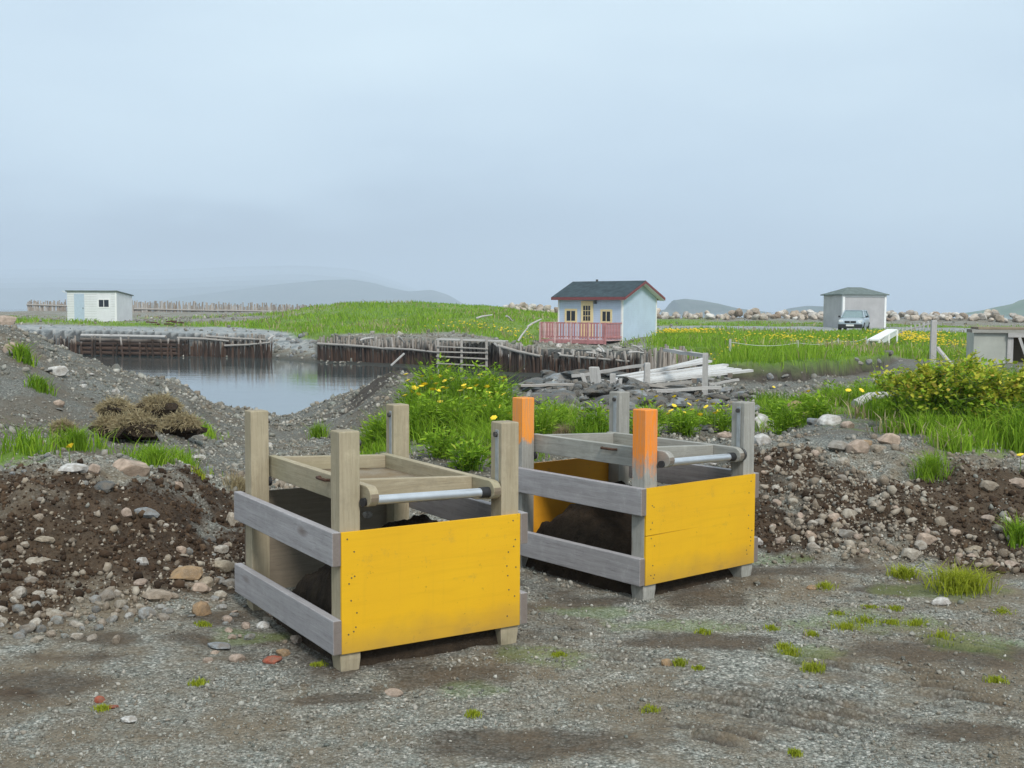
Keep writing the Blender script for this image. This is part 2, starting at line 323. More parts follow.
# ------------------------------------------------------------------ materials
class NT:
    def __init__(s, name):
        s.m = bpy.data.materials.new(name); s.m.use_nodes = True; s.t = s.m.node_tree; s.t.nodes.clear()
        s.o = s.n('ShaderNodeOutputMaterial'); s.b = s.n('ShaderNodeBsdfPrincipled'); s.l(s.b.outputs[0], s.o.inputs[0])
    def n(s, t, **k):
        n = s.t.nodes.new(t)
        for a, b in k.items(): setattr(n, a, b)
        return n
    def l(s, a, b): s.t.links.new(a, b)
    def coord(s, kind='Object', scale=(1, 1, 1)):
        c = s.n('ShaderNodeTexCoord'); m = s.n('ShaderNodeMapping'); m.inputs['Scale'].default_value = scale
        s.l(c.outputs[kind], m.inputs[0]); return m.outputs[0]
    def pos(s, scale=(1, 1, 1)):
        c = s.n('ShaderNodeNewGeometry'); m = s.n('ShaderNodeMapping'); m.inputs['Scale'].default_value = scale
        s.l(c.outputs['Position'], m.inputs[0]); return m.outputs[0]
    def noise(s, vec, sc, det=4, rough=.55, dist=0, out='Fac'):
        n = s.n('ShaderNodeTexNoise'); n.inputs['Scale'].default_value = sc; n.inputs['Detail'].default_value = det
        n.inputs['Roughness'].default_value = rough; n.inputs['Distortion'].default_value = dist
        if vec is not None: s.l(vec, n.inputs['Vector'])
        return n.outputs[out]
    def vor(s, vec, sc, feat='F1', out='Distance'):
        n = s.n('ShaderNodeTexVoronoi', feature=feat); n.inputs['Scale'].default_value = sc
        s.l(vec, n.inputs['Vector']); return n.outputs[out]
    def ramp(s, fac, stops):
        r = s.n('ShaderNodeValToRGB'); cr = r.color_ramp
        for i, (p, c) in enumerate(stops):
            if i < 2: e = cr.elements[i]; e.position = p
            else: e = cr.elements.new(p)
            e.color = (*c, 1) if len(c) == 3 else c
        s.l(fac, r.inputs[0]); return r.outputs[0]
    def rng(s, fac, a, b, c=0, d=1):
        r = s.n('ShaderNodeMapRange'); r.inputs[1].default_value = a; r.inputs[2].default_value = b
        r.inputs[3].default_value = c; r.inputs[4].default_value = d; s.l(fac, r.inputs[0]); return r.outputs[0]
    def mix(s, fac, a, b, mode='MIX'):
        m = s.n('ShaderNodeMixRGB', blend_type=mode)
        for i, v in ((0, fac), (1, a), (2, b)):
            if isinstance(v, (int, float)): m.inputs[i].default_value = v if i == 0 else (v, v, v, 1)
            elif isinstance(v, tuple): m.inputs[i].default_value = (*v, 1)
            else: s.l(v, m.inputs[i])
        return m.outputs[0]
    def math(s, op, a, b=0.0):
        m = s.n('ShaderNodeMath', operation=op)
        for i, v in ((0, a), (1, b)):
            if isinstance(v, (int, float)): m.inputs[i].default_value = v
            else: s.l(v, m.inputs[i])
        return m.outputs[0]
    def attr(s, name):
        a = s.n('ShaderNodeAttribute'); a.attribute_name = name; return a.outputs['Fac']
    def rnd(s): return s.n('ShaderNodeObjectInfo').outputs['Random']
    def isl(s): return s.n('ShaderNodeNewGeometry').outputs['Random Per Island']
    def done(s, col, rough=.8, bump=None, bs=.3, bd=.01, metal=0, spec=None, normal_in=None):
        if isinstance(col, tuple): s.b.inputs['Base Color'].default_value = (*col, 1)
        else: s.l(col, s.b.inputs['Base Color'])
        if isinstance(rough, (int, float)): rough = float(rough); s.b.inputs['Roughness'].default_value = rough
        else: s.l(rough, s.b.inputs['Roughness'])
        s.b.inputs['Metallic'].default_value = metal
        if spec is None and not isinstance(rough, float): spec = .3
        if spec is None and rough > .79: spec = .22
        if spec is not None: s.b.inputs['Specular IOR Level'].default_value = spec
        if bump is not None:
            b = s.n('ShaderNodeBump'); b.inputs['Strength'].default_value = bs; b.inputs['Distance'].default_value = bd
            s.l(bump, b.inputs['Height']); s.l(b.outputs[0], s.b.inputs['Normal'])
        return s.m
def mat_plain(name, c, rough=.6, metal=0, var=.12, nscale=6, spec=None):
    t = NT(name); v = t.coord('Object'); n = t.noise(v, nscale, 5)
    col = t.mix(t.rng(n, .3, .7), tuple(x*(1-var) for x in c), tuple(min(1, x*(1+var)) for x in c))
    return t.done(col, rough, n, .15, .004, metal, spec)
def mat_wood(name, c1, c2, axis='z', knot=True, paint=None, grainc=.55, scale=1.0, dirt=None, green=0):
    """weathered timber; grain runs along axis of the object; paint=(colour, z0, z1): sprayed above z1"""
    t = NT(name); g = {'x': (1.2, 26, 26), 'y': (26, 1.2, 26), 'z': (26, 26, 1.2)}[axis]
    g = tuple(x*scale for x in g)
    oi = t.rnd(); c = t.n('ShaderNodeTexCoord'); ad = t.n('ShaderNodeVectorMath', operation='ADD')
    cmb = t.n('ShaderNodeCombineXYZ'); k = t.math('MULTIPLY', oi, 37.0)
    for i in range(3): t.l(k, cmb.inputs[i])
    t.l(c.outputs['Object'], ad.inputs[0]); t.l(cmb.outputs[0], ad.inputs[1])
    mp = t.n('ShaderNodeMapping'); mp.inputs['Scale'].default_value = g; t.l(ad.outputs[0], mp.inputs[0]); gv = mp.outputs[0]
    mp2 = t.n('ShaderNodeMapping'); mp2.inputs['Scale'].default_value = tuple((3 if x > 5*scale else 1)*scale for x in g); t.l(ad.outputs[0], mp2.inputs[0])
    grain = t.noise(gv, 2.2, 8, .68, .6); blot = t.noise(mp2.outputs[0], 2.0, 4, .6)
    fine = t.noise(gv, 9, 3, .6)
    col = t.mix(t.rng(grain, .32, .68), c2, c1)
    col = t.mix(t.rng(blot, .35, .75, 0, .55), col, tuple(x*.62 for x in c1))
    col = t.mix(t.math('MULTIPLY', t.rng(fine, .58, .72), .5), col, tuple(x*.35 for x in c2))
    mott = t.noise(ad.outputs[0], 11, 7, .75); col = t.mix(t.rng(mott, .52, .70, 0, .40), col, tuple(x*.45 for x in c1)); col = t.mix(t.rng(mott, .45, .30, 0, .28), col, tuple(min(.8, x*1.5) for x in c1))
    if knot:
        kd = t.vor(mp2.outputs[0], 1.5); kn = t.rng(kd, .055, .13, 1, 0)
        col = t.mix(t.math('MULTIPLY', kn, .85), col, (.10, .055, .03))
    if green: col = t.mix(t.rng(t.noise(mp2.outputs[0], 1.1, 3), .45, .7, 0, green), col, (.20, .24, .12))
    col = t.mix(t.math('MULTIPLY', oi, .28), col, tuple(x*.6 for x in c1))
    if paint:
        pc, z0, z1 = paint; sx = t.n('ShaderNodeSeparateXYZ'); t.l(c.outputs['Object'], sx.inputs[0])
        zz = t.math('ADD', sx.outputs[2], t.math('MULTIPLY', t.math('SUBTRACT', t.noise(t.coord('Object', (12, 12, 5)), 1.8, 6, .75), .5), .42))
        mask = t.rng(zz, z0, z1-.035); wear = t.rng(fine, .28, .5, .55, 1); wear2 = t.rng(grain, .3, .55, .6, 1)
        mask = t.math('MULTIPLY', t.math('MULTIPLY', mask, wear), wear2)
        col = t.mix(mask, col, pc)
    if dirt is not None:
        sx = t.n('ShaderNodeSeparateXYZ'); t.l(c.outputs['Object'], sx.inputs[0])
        zz = t.math('ADD', sx.outputs[2], t.math('MULTIPLY', t.noise(t.coord('Object', (14, 14, 14)), 1, 4), .12))
        col = t.mix(t.rng(zz, dirt, dirt+.07, .85, 0), col, (.07, .05, .035))
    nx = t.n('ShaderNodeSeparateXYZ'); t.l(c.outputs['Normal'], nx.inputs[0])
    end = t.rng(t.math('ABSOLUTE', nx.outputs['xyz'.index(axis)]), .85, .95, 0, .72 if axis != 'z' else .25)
    col = t.mix(end, col, t.mix(fine, (.10, .07, .05), (.20, .15, .11)))      # weathered end grain, with shade on the board ends painted in
    rr = t.rng(grain, .3, .7, .9, .75)
    h = t.math('ADD', grain, t.math('MULTIPLY', fine, .5))
    return t.done(col, rr, h, .45, .003)
def mat_stone(name, cols, rough=.85, per='obj', scale=9):
    t = NT(name); r = t.rnd() if per == 'obj' else t.isl()
    v = t.coord('Object') if per == 'obj' else t.pos()
    n = t.noise(v, scale, 6, .65); n2 = t.noise(v, scale*.28, 3)
    stops = [(i/max(1, len(cols)-1), c) for i, c in enumerate(cols)]
    base = t.ramp(r, stops)
    col = t.mix(t.rng(n, .38, .72, 0, .7), base, t.mix(.55, base, (.05, .05, .05), 'MULTIPLY'))
    col = t.mix(t.rng(n2, .38, .65, 0, .62), col, (.17, .13, .09))
    sp = t.noise(v, scale*9, 2, .5)
    col = t.mix(t.rng(sp, .58, .7, 0, .35), col, t.mix(.6, col, (1, 1, 1)))
    return t.done(col, rough, n, .5, .01)
M = {}
# timber of the two screening boxes
TAN1, TAN2 = (.49, .42, .295), (.34, .28, .18)
GRY1, GRY2 = (.47, .45, .455), (.29, .27, .27)
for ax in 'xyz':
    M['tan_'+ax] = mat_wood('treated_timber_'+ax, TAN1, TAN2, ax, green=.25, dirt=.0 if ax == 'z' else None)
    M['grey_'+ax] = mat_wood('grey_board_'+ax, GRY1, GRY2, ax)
    M['silver_'+ax] = mat_wood('silver_timber_'+ax, (.44, .43, .39), (.27, .26, .23), ax, dirt=.0 if ax == 'z' else None, green=.15)
    M['brown_'+ax] = mat_wood('brown_board_'+ax, (.36, .29, .20), (.20, .155, .105), ax)
    M['plank_'+ax] = mat_wood('bleached_plank_'+ax, (.62, .60, .57), (.36, .34, .32), ax, scale=.6)
    M['stake_'+ax] = mat_wood('driftwood_stake_'+ax, (.50, .47, .43), (.27, .24, .21), ax, scale=.5, knot=False)
M['bleach'] = mat_wood('sun_bleached_board', (.74, .73, .71), (.50, .49, .47), 'x', scale=.6)
M['orange_hi'] = mat_wood('orange_sprayed_post', (.44, .43, .39), (.27, .26, .23), 'z', paint=((.90, .31, .035), .70, .78), dirt=.0)
M['orange_lo'] = mat_wood('orange_sprayed_front_post', (.44, .43, .39), (.27, .26, .23), 'z', paint=((.90, .27, .025), .64, .78), dirt=.0)
def mat_yellow(name, c, c2):
    t = NT(name); v = t.coord('Object', (2.2, 2, 26)); v2 = t.coord('Object')
    g = t.noise(t.coord('Object', (1.5, 10, 22)), 2, 6, .6, .4); b = t.noise(v2, 2.2, 4); s = t.noise(v2, 46, 2)
    col = t.mix(t.rng(b, .3, .75, 0, .7), c, c2)
    col = t.mix(t.rng(g, .5, .8, 0, .28), col, tuple(x*.75 for x in c2))
    col = t.mix(t.rng(s, .70, .78, 0, .55), col, (.32, .17, .02))
    sx = t.n('ShaderNodeSeparateXYZ'); t.l(v2, sx.inputs[0])
    zz = t.math('ADD', sx.outputs[2], t.math('MULTIPLY', t.noise(v2, 7, 4), .14))
    col = t.mix(t.rng(zz, .13, .27, .55, 0), col, (.26, .17, .07))
    st2 = t.noise(t.coord('Object', (16, 4, .9)), 2.0, 5, .7); col = t.mix(t.rng(st2, .55, .75, 0, .14), col, (.46, .27, .03))
    sp = t.noise(t.coord('Object', (1, 1, 1)), 5.5, 7, .75); col = t.mix(t.rng(sp, .60, .66, 0, .30), col, (.30, .20, .08))
    sc = t.noise(t.coord('Object', (3, 3, 60)), 2.5, 3); col = t.mix(t.rng(sc, .70, .76, 0, .3), col, (.75, .55, .18))
    return t.done(col, t.rng(b, .3, .7, .38, .55), g, .12, .002)
M['yellow'] = mat_yellow('yellow_paint', (.80, .46, .015), (.70, .37, .012))
M['ochre'] = mat_yellow('orange_yellow_paint', (.86, .40, .03), (.72, .31, .025))
M['ply'] = mat_wood('bare_plywood', (.34, .29, .22), (.24, .20, .15), 'x', knot=False)
M['steel'] = mat_plain('galvanised_pipe', (.62, .64, .66), .38, .75, .1, 14)
M['strap'] = mat_plain('galvanised_strap', (.42, .45, .46), .5, .6, .15, 20)
M['rubber'] = mat_plain('black_rubber', (.02, .02, .022), .6)
M['rust'] = mat_plain('rusty_iron', (.11, .06, .04), .8, .3, .4, 30)
M['bolt'] = mat_plain('dull_bolt', (.10, .095, .09), .5, .6, .3, 30)
def mat_screen():
    t = NT('sandy_wire_screen'); v = t.coord('Object'); n = t.noise(v, 9, 5)
    w = t.n('ShaderNodeTexWave'); w.inputs['Scale'].default_value = 26; t.l(v, w.inputs[0])
    w2 = t.n('ShaderNodeTexWave', bands_direction='Y'); w2.inputs['Scale'].default_value = 26; t.l(v, w2.inputs[0])
    k = t.math('MAXIMUM', w.outputs['Fac'], w2.outputs['Fac'])
    col = t.mix(k, (.10, .085, .06), (.33, .28, .21)); col = t.mix(t.rng(n, .42, .62), col, (.22, .165, .10))
    return t.done(col, .85, k, .4, .003)
M['screen'] = mat_screen()
def mat_soil(name, a, b):
    t = NT(name); v = t.pos(); n = t.noise(v, 14, 8, .7); n2 = t.noise(v, 2.3, 4); vo = t.vor(v, 60)
    col = t.mix(t.rng(n, .3, .7), a, b); col = t.mix(t.rng(vo, .0, .25, .4, 0), col, tuple(x*2 for x in b))
    h = t.math('ADD', n, t.math('MULTIPLY', t.noise(v, 70, 4, .7), .35))
    return t.done(col, .95, h, .9, .03)
M['soil'] = mat_soil('dark_soil', (.018, .013, .009), (.060, .042, .027))

# stones
PALE = [(.43,.36,.26),(.31,.26,.20),(.48,.43,.35),(.36,.29,.22),(.27,.25,.22),(.54,.49,.42),(.34,.30,.24)]
GREY = [(.20,.215,.21),(.27,.28,.27),(.14,.15,.15),(.33,.335,.32),(.22,.24,.225),(.42,.41,.38),(.17,.18,.18)]
M['s_pale'] = mat_stone('pale_fieldstone', PALE); M['s_grey'] = mat_stone('grey_rock', GREY)
M['s_white'] = mat_stone('white_granite', [(.66,.64,.60),(.56,.55,.52),(.70,.66,.62)])
M['s_pink'] = mat_stone('pinkish_stone', [(.50,.38,.29),(.42,.33,.27)])
M['s_tan'] = mat_stone('tan_stone', [(.38,.25,.13),(.34,.22,.12)])
M['s_red'] = mat_stone('red_stone', [(.34,.065,.035),(.40,.10,.05)])
M['s_dark'] = mat_stone('dark_slate', [(.045,.052,.052),(.08,.09,.09),(.03,.036,.036),(.15,.16,.155)], .7)
M['s_slate'] = mat_stone('blue_grey_slate', [(.21,.24,.26),(.26,.28,.29)])
M['s_boulder'] = mat_stone('breakwater_granite', [(.62,.55,.45),(.30,.22,.16),(.70,.67,.60),(.46,.37,.28),(.74,.71,.66),(.36,.32,.28),(.66,.57,.47),(.22,.17,.13)], scale=1.6)
M['pebble'] = mat_stone('mixed_gravel', [(.18,.195,.165),(.38,.37,.32),(.10,.11,.095),(.26,.275,.24),(.60,.57,.50),(.16,.17,.15),(.33,.28,.21)], per='isl', scale=30)
M['pebble_pale'] = mat_stone('pale_rubble', [(.38,.32,.24),(.24,.195,.145),(.46,.41,.33),(.17,.135,.10),(.32,.265,.20),(.54,.49,.41)], per='isl', scale=22)
M['pebble_dark'] = mat_stone('slate_rubble', [(.06,.068,.068),(.12,.13,.13),(.035,.04,.04),(.20,.21,.21),(.08,.09,.09),(.36,.37,.37)], per='isl', scale=12)
def mat_clod():
    t = NT('soil_clods'); r = t.isl(); v = t.pos(); n = t.noise(v, 40, 4)
    col = t.ramp(r, [(0, (.028,.018,.011)), (.5, (.065,.040,.024)), (1, (.115,.075,.045))]); col = t.mix(t.rng(n, .4, .7, 0, .6), col, (.025,.017,.012))
    return t.done(col, .95, n, .6, .01)
M['clod'] = mat_clod()
def mat_grass(name, lo, mid, hi, tip=(.30,.32,.10), sat=.35):
    t = NT(name); r = t.isl(); v = t.pos(); n = t.noise(v, .9, 3)
    col = t.ramp(r, [(0, lo), (.55, mid), (.93, hi), (1.0, tip)])
    col = t.mix(t.rng(n, .35, .7, 0, .45), col, hi); col = t.mix(sat, col, t.mix(1.0, col, (.95, 1.0, .45), 'MULTIPLY'))
    m = t.done(col, .7, spec=.08)
    tr = t.n('ShaderNodeBsdfTranslucent'); ms = t.n('ShaderNodeMixShader'); ms.inputs[0].default_value = .35
    t.l(col, tr.inputs[0]); t.l(t.b.outputs[0], ms.inputs[1]); t.l(tr.outputs[0], ms.inputs[2]); t.l(ms.outputs[0], t.o.inputs[0])
    return m
M['grass'] = mat_grass('fresh_grass', (.07,.15,.015), (.17,.31,.025), (.32,.48,.05))
M['meadow'] = mat_grass('meadow_grass', (.11,.20,.022), (.20,.36,.03), (.33,.47,.055))
M['dry'] = mat_grass('dry_grass', (.20,.15,.08), (.38,.31,.18), (.52,.44,.27), (.48,.40,.26), 0.0)
M['moss'] = mat_grass('yellow_green_tuft', (.15,.19,.02), (.30,.36,.035), (.46,.48,.06))
M['leaf'] = mat_grass('shrub_leaf', (.09,.19,.02), (.23,.38,.035), (.44,.54,.07), (.58,.54,.10))
M['leafy'] = mat_grass('yellow_shrub_leaf', (.26,.32,.035), (.50,.50,.06), (.66,.58,.12), (.55,.30,.10))
M['petal'] = mat_plain('dandelion_yellow', (.88,.62,.02), .6, 0, .15, 40)
M['stem'] = mat_plain('green_stem', (.16,.22,.06), .6)
M['weed'] = mat_grass('weed_leaf', (.10,.20,.02), (.22,.38,.03), (.40,.56,.06), (.50,.50,.12))

# ------------------------------------------------------------------ ground sheet
def ell(px, py, rpx, ry, z=0.0):
    """elliptic zone on the ground around the terrain point of a photo pixel: half width in px there, half depth in m"""
    p = hit(px, py); return (p.x, p.y, rpx/F*p.y, ry)
SOILZ = [ell(*a) for a in [(60,545,110,.55),(150,530,90,.5),(210,500,60,.5),(0,500,80,.5),(-60,520,120,.7),(150,520,160,.6),(300,475,45,.35),(195,508,60,.5),(15,695,55,.16),(115,560,95,.35),(30,590,60,.25),
   (800,470,60,.45),(880,500,110,.6),(960,530,110,.55),(1010,490,70,.5),(770,520,30,.4),(1080,500,90,.6),
   (350,385,50,1.4),(385,378,50,1.5),(760,460,30,.4)]]
MUDZ = [(B_X, B_Y, .72, .72) for B_X, B_Y in ((-.62, 5.05), (.70, 6.35))]*2 + [ell(*a) for a in [(190,640,60,.10),(0,690,90,.28),(110,640,60,.10),(440,672,100,.20),(690,600,60,.15),(520,745,150,.14),(600,600,60,.16),
   (670,585,80,.12),(780,570,110,.10),(960,650,120,.2),(330,700,60,.08),(700,640,90,.1),(900,590,70,.1),(350,385,60,1.6),(590,560,60,.2),(980,730,90,.1),(60,660,60,.1),(460,610,70,.3),(230,620,40,.12)]]
MOSSZ = [ell(*a) for a in [(860,620,90,.22),(800,655,50,.12),(550,655,50,.15),(700,625,70,.12),(930,590,70,.12),(610,610,50,.1),(990,640,60,.2),(780,560,40,.1),(240,640,40,.1),(480,690,40,.08)]]
def zone(x, y, Z, k=1.0, nsc=1.5, seed=40, am=1.0):
    v = np.zeros(np.shape(x)); w = (fbm(x*nsc, y*nsc, seed, 5)-.5)*2.0 + (fbm(x*7, y*7, seed+9, 4)-.5)*1.3; w = w*am
    for (cx, cy, rx, ry) in Z:
        d = np.hypot((x-cx)/rx, (y-cy)/ry); v = np.maximum(v, np.clip((1.15-d+w)*1.7*k, 0, 1))
    return v
# grass zones: px, py, half width px, half depth m
GZ = [ell(*a) for a in [(60,446,55,.5),(150,464,45,.25),(20,455,30,.3),(205,432,16,.25),(378,445,14,.6),(452,415,55,1.5),(490,450,25,.4),
   (545,430,35,1.0),(600,436,22,.3),(690,424,34,.5),(815,404,45,1.6),(780,412,22,.8),(860,410,60,1.2),(930,425,80,1.3),(1000,430,80,1.4),(900,395,60,2.0),(1000,400,60,2.5),(960,445,50,.3)]]
def masks(x, y):
    r = np.hypot(x, y); px = px_of(x, y); sd, far = pond_sd(x, y)
    z0 = land(x, y)
    n1 = fbm(x*.35, y*.35, 50); n2 = fbm(x*1.5, y*1.5, 51); n3 = fbm(x*.09, y*.09, 52)
    soil = zone(x, y, SOILZ, 1, 2.2, 40, .8)*(1-sstep(30, 40, r))
    soil = np.maximum(soil, .72*zone(x, y, MUDZ, 1, 3.0, 47, .75))
    g = np.maximum(zone(x, y, GZ, 1, 1.8, 44)*.95*(1-sstep(35, 40, r)), .30*zone(x, y, MOSSZ, 1, 4.0, 49, .9))
    # right meadow
    edge = 27.6+3.6*sstep(800, 870, px)+6*sstep(870, 900, px)
    edge = edge+1.1*(fbm(x*.55, y*.55, 77)-.5)
    mead = sstep(-.05, .25, y-edge-.12)*sstep(700, 725, px)*(1-sstep(76, 84, r+8*(n1-.5)))*(y > 20)
    mead = np.maximum(mead, sstep(640, 665, px)*sstep(40, 44, y)*(1-sstep(76, 84, r+8*(n1-.5))))
    mead = np.maximum(mead, sstep(96, 99, r)*(1-sstep(108, 114, r))*sstep(580, 620, px)*sstep(.35, .5, n1))
    # left and middle meadow
    e2 = np.where(px < 300, 70+6*(n1-.5), np.where(px < 540, 61, 52))
    e2 = 61+18*(1-sstep(180, 330, px))-6*sstep(430, 540, px)
    m2 = sstep(0, 3, y-e2+4*(n1-.5))*(1-sstep(600, 660, px))
    grav = sstep(.5, .6, fbm(x*.10, y*.22, 60)+.12*(1-sstep(250, 330, px))-.05)*sstep(84, 90, r)
    m2 = m2*(1-grav*(1-.3*sstep(250, 330, px)))*(1-sstep(118, 135, r))
    m2 = m2*(1-.9*sstep(95, 99, r)*(1-sstep(322, 352, px))*sstep(.30, .42, n1+.1*n2))
    g = np.maximum(g, np.maximum(mead, m2))
    g = g*(1-np.exp(-((x-X_at(876, 46))/1.6)**2-((y-46)/3.0)**2))*(1-sstep(525, 535, px)*(1-sstep(618, 628, px))*(y > 40)*(y < 64.5))
    g = g*(sd > 2.6-1.8*(far < .5))
    dark = sstep(12, 14, y)*(1-sstep(26, 34, y))*sstep(480, 520, px)*(1-sstep(700, 760, px))*.8
    dark = np.maximum(dark, (sd < 3.0)*(far > .5)*(1-sstep(264, 272, px)*(1-sstep(312, 320, px)))*.9*(y > 8))
    under = np.clip(1.4-np.abs(y-edge+.02)/.35, 0, 1)*sstep(715, 735, px)*(1-sstep(880, 900, px))*(y > 20)*(y < 42)
    soil = np.maximum(soil, under)
    dark = np.maximum(dark, .45*sstep(7.6, 9, y)*(1-sstep(36, 44, y))*sstep(.25, .55, fbm(x*.9, y*.9, 62)+.15))
    road = sstep(80, 84, r)*(1-sstep(95, 99, r))*sstep(560, 640, px)
    road = np.maximum(road, (sd > 1.2)*sstep(50, 56, y)*(1-sstep(78, 82, y-2*(n1-.5)))*(1-sstep(290, 340, px)))
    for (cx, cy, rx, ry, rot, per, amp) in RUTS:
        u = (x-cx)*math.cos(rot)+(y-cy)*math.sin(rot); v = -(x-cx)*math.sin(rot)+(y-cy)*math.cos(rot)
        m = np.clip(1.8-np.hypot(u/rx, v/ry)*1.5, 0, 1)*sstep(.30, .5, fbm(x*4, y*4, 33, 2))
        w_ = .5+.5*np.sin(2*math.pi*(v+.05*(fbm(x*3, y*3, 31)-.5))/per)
        soil = np.where(m > .05, soil*(1-m)+m*(.25+.75*w_**1.5), soil); dark = np.maximum(dark, m*.7*sstep(.45, .9, w_))  # shade in the rut grooves painted into both masks, together with wet mud
    return g, soil, dark, road
def mat_ground():
    t = NT('ground_gravel_soil_grass'); v = t.pos(); g = t.attr('grass'); s = t.attr('soil'); d = t.attr('dark'); rd = t.attr('road')
    nA = t.noise(v, .7, 5, .6); nB = t.noise(v, 4.5, 6, .65); nC = t.noise(v, 28, 6, .7)
    vc = t.n('ShaderNodeTexVoronoi'); vc.inputs['Scale'].default_value = 75; t.l(v, vc.inputs['Vector'])
    vc2 = t.n('ShaderNodeTexVoronoi'); vc2.inputs['Scale'].default_value = 150; t.l(v, vc2.inputs['Vector'])
    vr = t.n('ShaderNodeTexVoronoi'); vr.inputs['Scale'].default_value = 4.2; t.l(v, vr.inputs['Vector'])
    st = [(0, (.07,.072,.060)), (.3, (.22,.23,.20)), (.6, (.315,.325,.285)), (.85, (.46,.45,.395)), (1, (.66,.63,.56))]
    def sep(o): q = t.n('ShaderNodeSeparateXYZ'); t.l(o, q.inputs[0]); return q.outputs[0]
    grav = t.mix(t.rng(nC, .45, .6), t.ramp(sep(vc.outputs['Color']), st), t.ramp(sep(vc2.outputs['Color']), st))
    grav = t.mix(t.rng(vc.outputs['Distance'], .35, .75, 0, .55), grav, (.07, .065, .055))
    mud = t.mix(t.rng(nC, .3, .7), (.125, .096, .062), (.235, .188, .128))
    grav = t.mix(t.rng(t.math('ADD', t.math('MULTIPLY', nA, .55), t.math('MULTIPLY', nB, .45)), .45, .57, 0, .86), grav, mud)
    soil = t.mix(t.rng(nC, .3, .68), (.018, .012, .008), (.07, .046, .029))
    soil = t.mix(t.rng(nB, .42, .68, 0, .6), soil, (.105, .07, .045))
    soilf = t.mix(t.rng(nA, .35, .75, 0, .28), soil, mud)
    mp = t.n('ShaderNodeCameraData')  # not used for colour
    t.t.nodes.remove(mp)
    gr = t.mix(t.rng(nB, .3, .7), (.06, .12, .02), (.15, .25, .035)); gr = t.mix(t.rng(t.noise(v, .25, 4), .35, .7, 0, .65), gr, (.23, .35, .055))
    gr = t.mix(t.rng(t.noise(v, .09, 3), .5, .72, 0, .6), gr, (.26, .26, .11))
    shg = t.ramp(sep(vr.outputs['Color']), [(0, (.16,.18,.185)), (.35, (.27,.29,.29)), (.7, (.36,.37,.355)), (1, (.46,.45,.42))])
    shg = t.mix(t.rng(nB, .35, .7, 0, .5), shg, (.25, .265, .27))
    dk = t.mix(t.rng(nB, .35, .7), (.035, .036, .034), (.10, .10, .095))
    z = t.n('ShaderNodeSeparateXYZ'); gm = t.n('ShaderNodeNewGeometry'); t.l(gm.outputs['Position'], z.inputs[0])
    col = t.mix(rd, grav, shg)
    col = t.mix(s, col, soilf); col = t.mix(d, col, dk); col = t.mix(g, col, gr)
    wet = t.rng(z.outputs[2], ZW+.05, ZW+.38, .75, 0)
    col = t.mix(wet, col, (.035, .035, .028))
    h = t.math('ADD', t.math('MULTIPLY', vc.outputs['Distance'], -.6), t.math('ADD', nC, t.math('MULTIPLY', nB, .8)))
    t.done(col, .9, h, .75, .02)
    return t.m
M['ground'] = mat_ground()
def build_ground():
    X = GX.ravel(); Y = GY.ravel(); Z = GZH.ravel(); n = len(TH); m = len(RR)
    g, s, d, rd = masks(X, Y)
    V = np.stack([X, Y, Z], 1)
    i = np.arange(m-1)[:, None]*n; j = np.arange(n)[None, :]; j2 = (j+1) % n
    Fc = np.stack([i+j, i+n+j, i+n+j2, i+j2], -1).reshape(-1, 4)[:, ::-1]
    # centre cap
    c = len(V); V = np.vstack([V, [[0, 0, height1(0, 0)]]]); g, s, d, rd = [np.append(a, 0) for a in (g, s, d, rd)]
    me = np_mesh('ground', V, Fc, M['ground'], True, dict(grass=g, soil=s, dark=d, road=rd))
    o = link('ground', me); tag(o, 'rough gravel and dirt ground rising into meadow and banks', kind='structure')
    bm = bmesh.new(); bm.verts.ensure_lookup_table()
    cap = [(X[k], Y[k], Z[k]) for k in range(n)]
    vs = [bm.verts.new(p) for p in cap[::10]]
    bm.faces.new(list(reversed(vs))); bm.normal_update(); cm = bpy.data.meshes.new('ground_patch'); bm.to_mesh(cm); bm.free()
    cm.materials.append(M['ground']); o2 = link('ground_patch', cm, o)
    return o
ground = build_ground()
# ------------------------------------------------------------------ water
def mat_water():
    t = NT('harbour_water'); v = t.pos((1, 1, 1)); n = t.noise(v, 3.2, 4, .6); n2 = t.noise(t.pos((.35, 1, 1)), .7, 3)
    t.b.inputs['IOR'].default_value = 1.45
    h = t.math('ADD', t.math('MULTIPLY', n, .5), n2)
    return t.done((.06, .085, .085), .05, h, .12, .05, 0, 1.0)
M['water'] = mat_water()
def build_water():
    mb = MB(); ns = 96; rr = [0, 40, 200, 1200, 9000]; vs = [(0, 0, ZW)]; fs = []
    for r_ in rr[1:]:
        for k in range(ns): vs.append((r_*math.sin(2*math.pi*k/ns), r_*math.cos(2*math.pi*k/ns), ZW))
    for k in range(ns): fs.append((0, 1+(k+1) % ns, 1+k))
    for a in range(len(rr)-2):
        for k in range(ns): fs.append((1+a*ns+k, 1+a*ns+(k+1) % ns, 1+(a+1)*ns+(k+1) % ns, 1+(a+1)*ns+k))
    me = bpy.data.meshes.new('water'); me.from_pydata(vs, [], fs); me.materials.append(M['water'])
    tag(link('water', me), 'calm grey harbour inlet and open sea', kind='structure')
build_water()
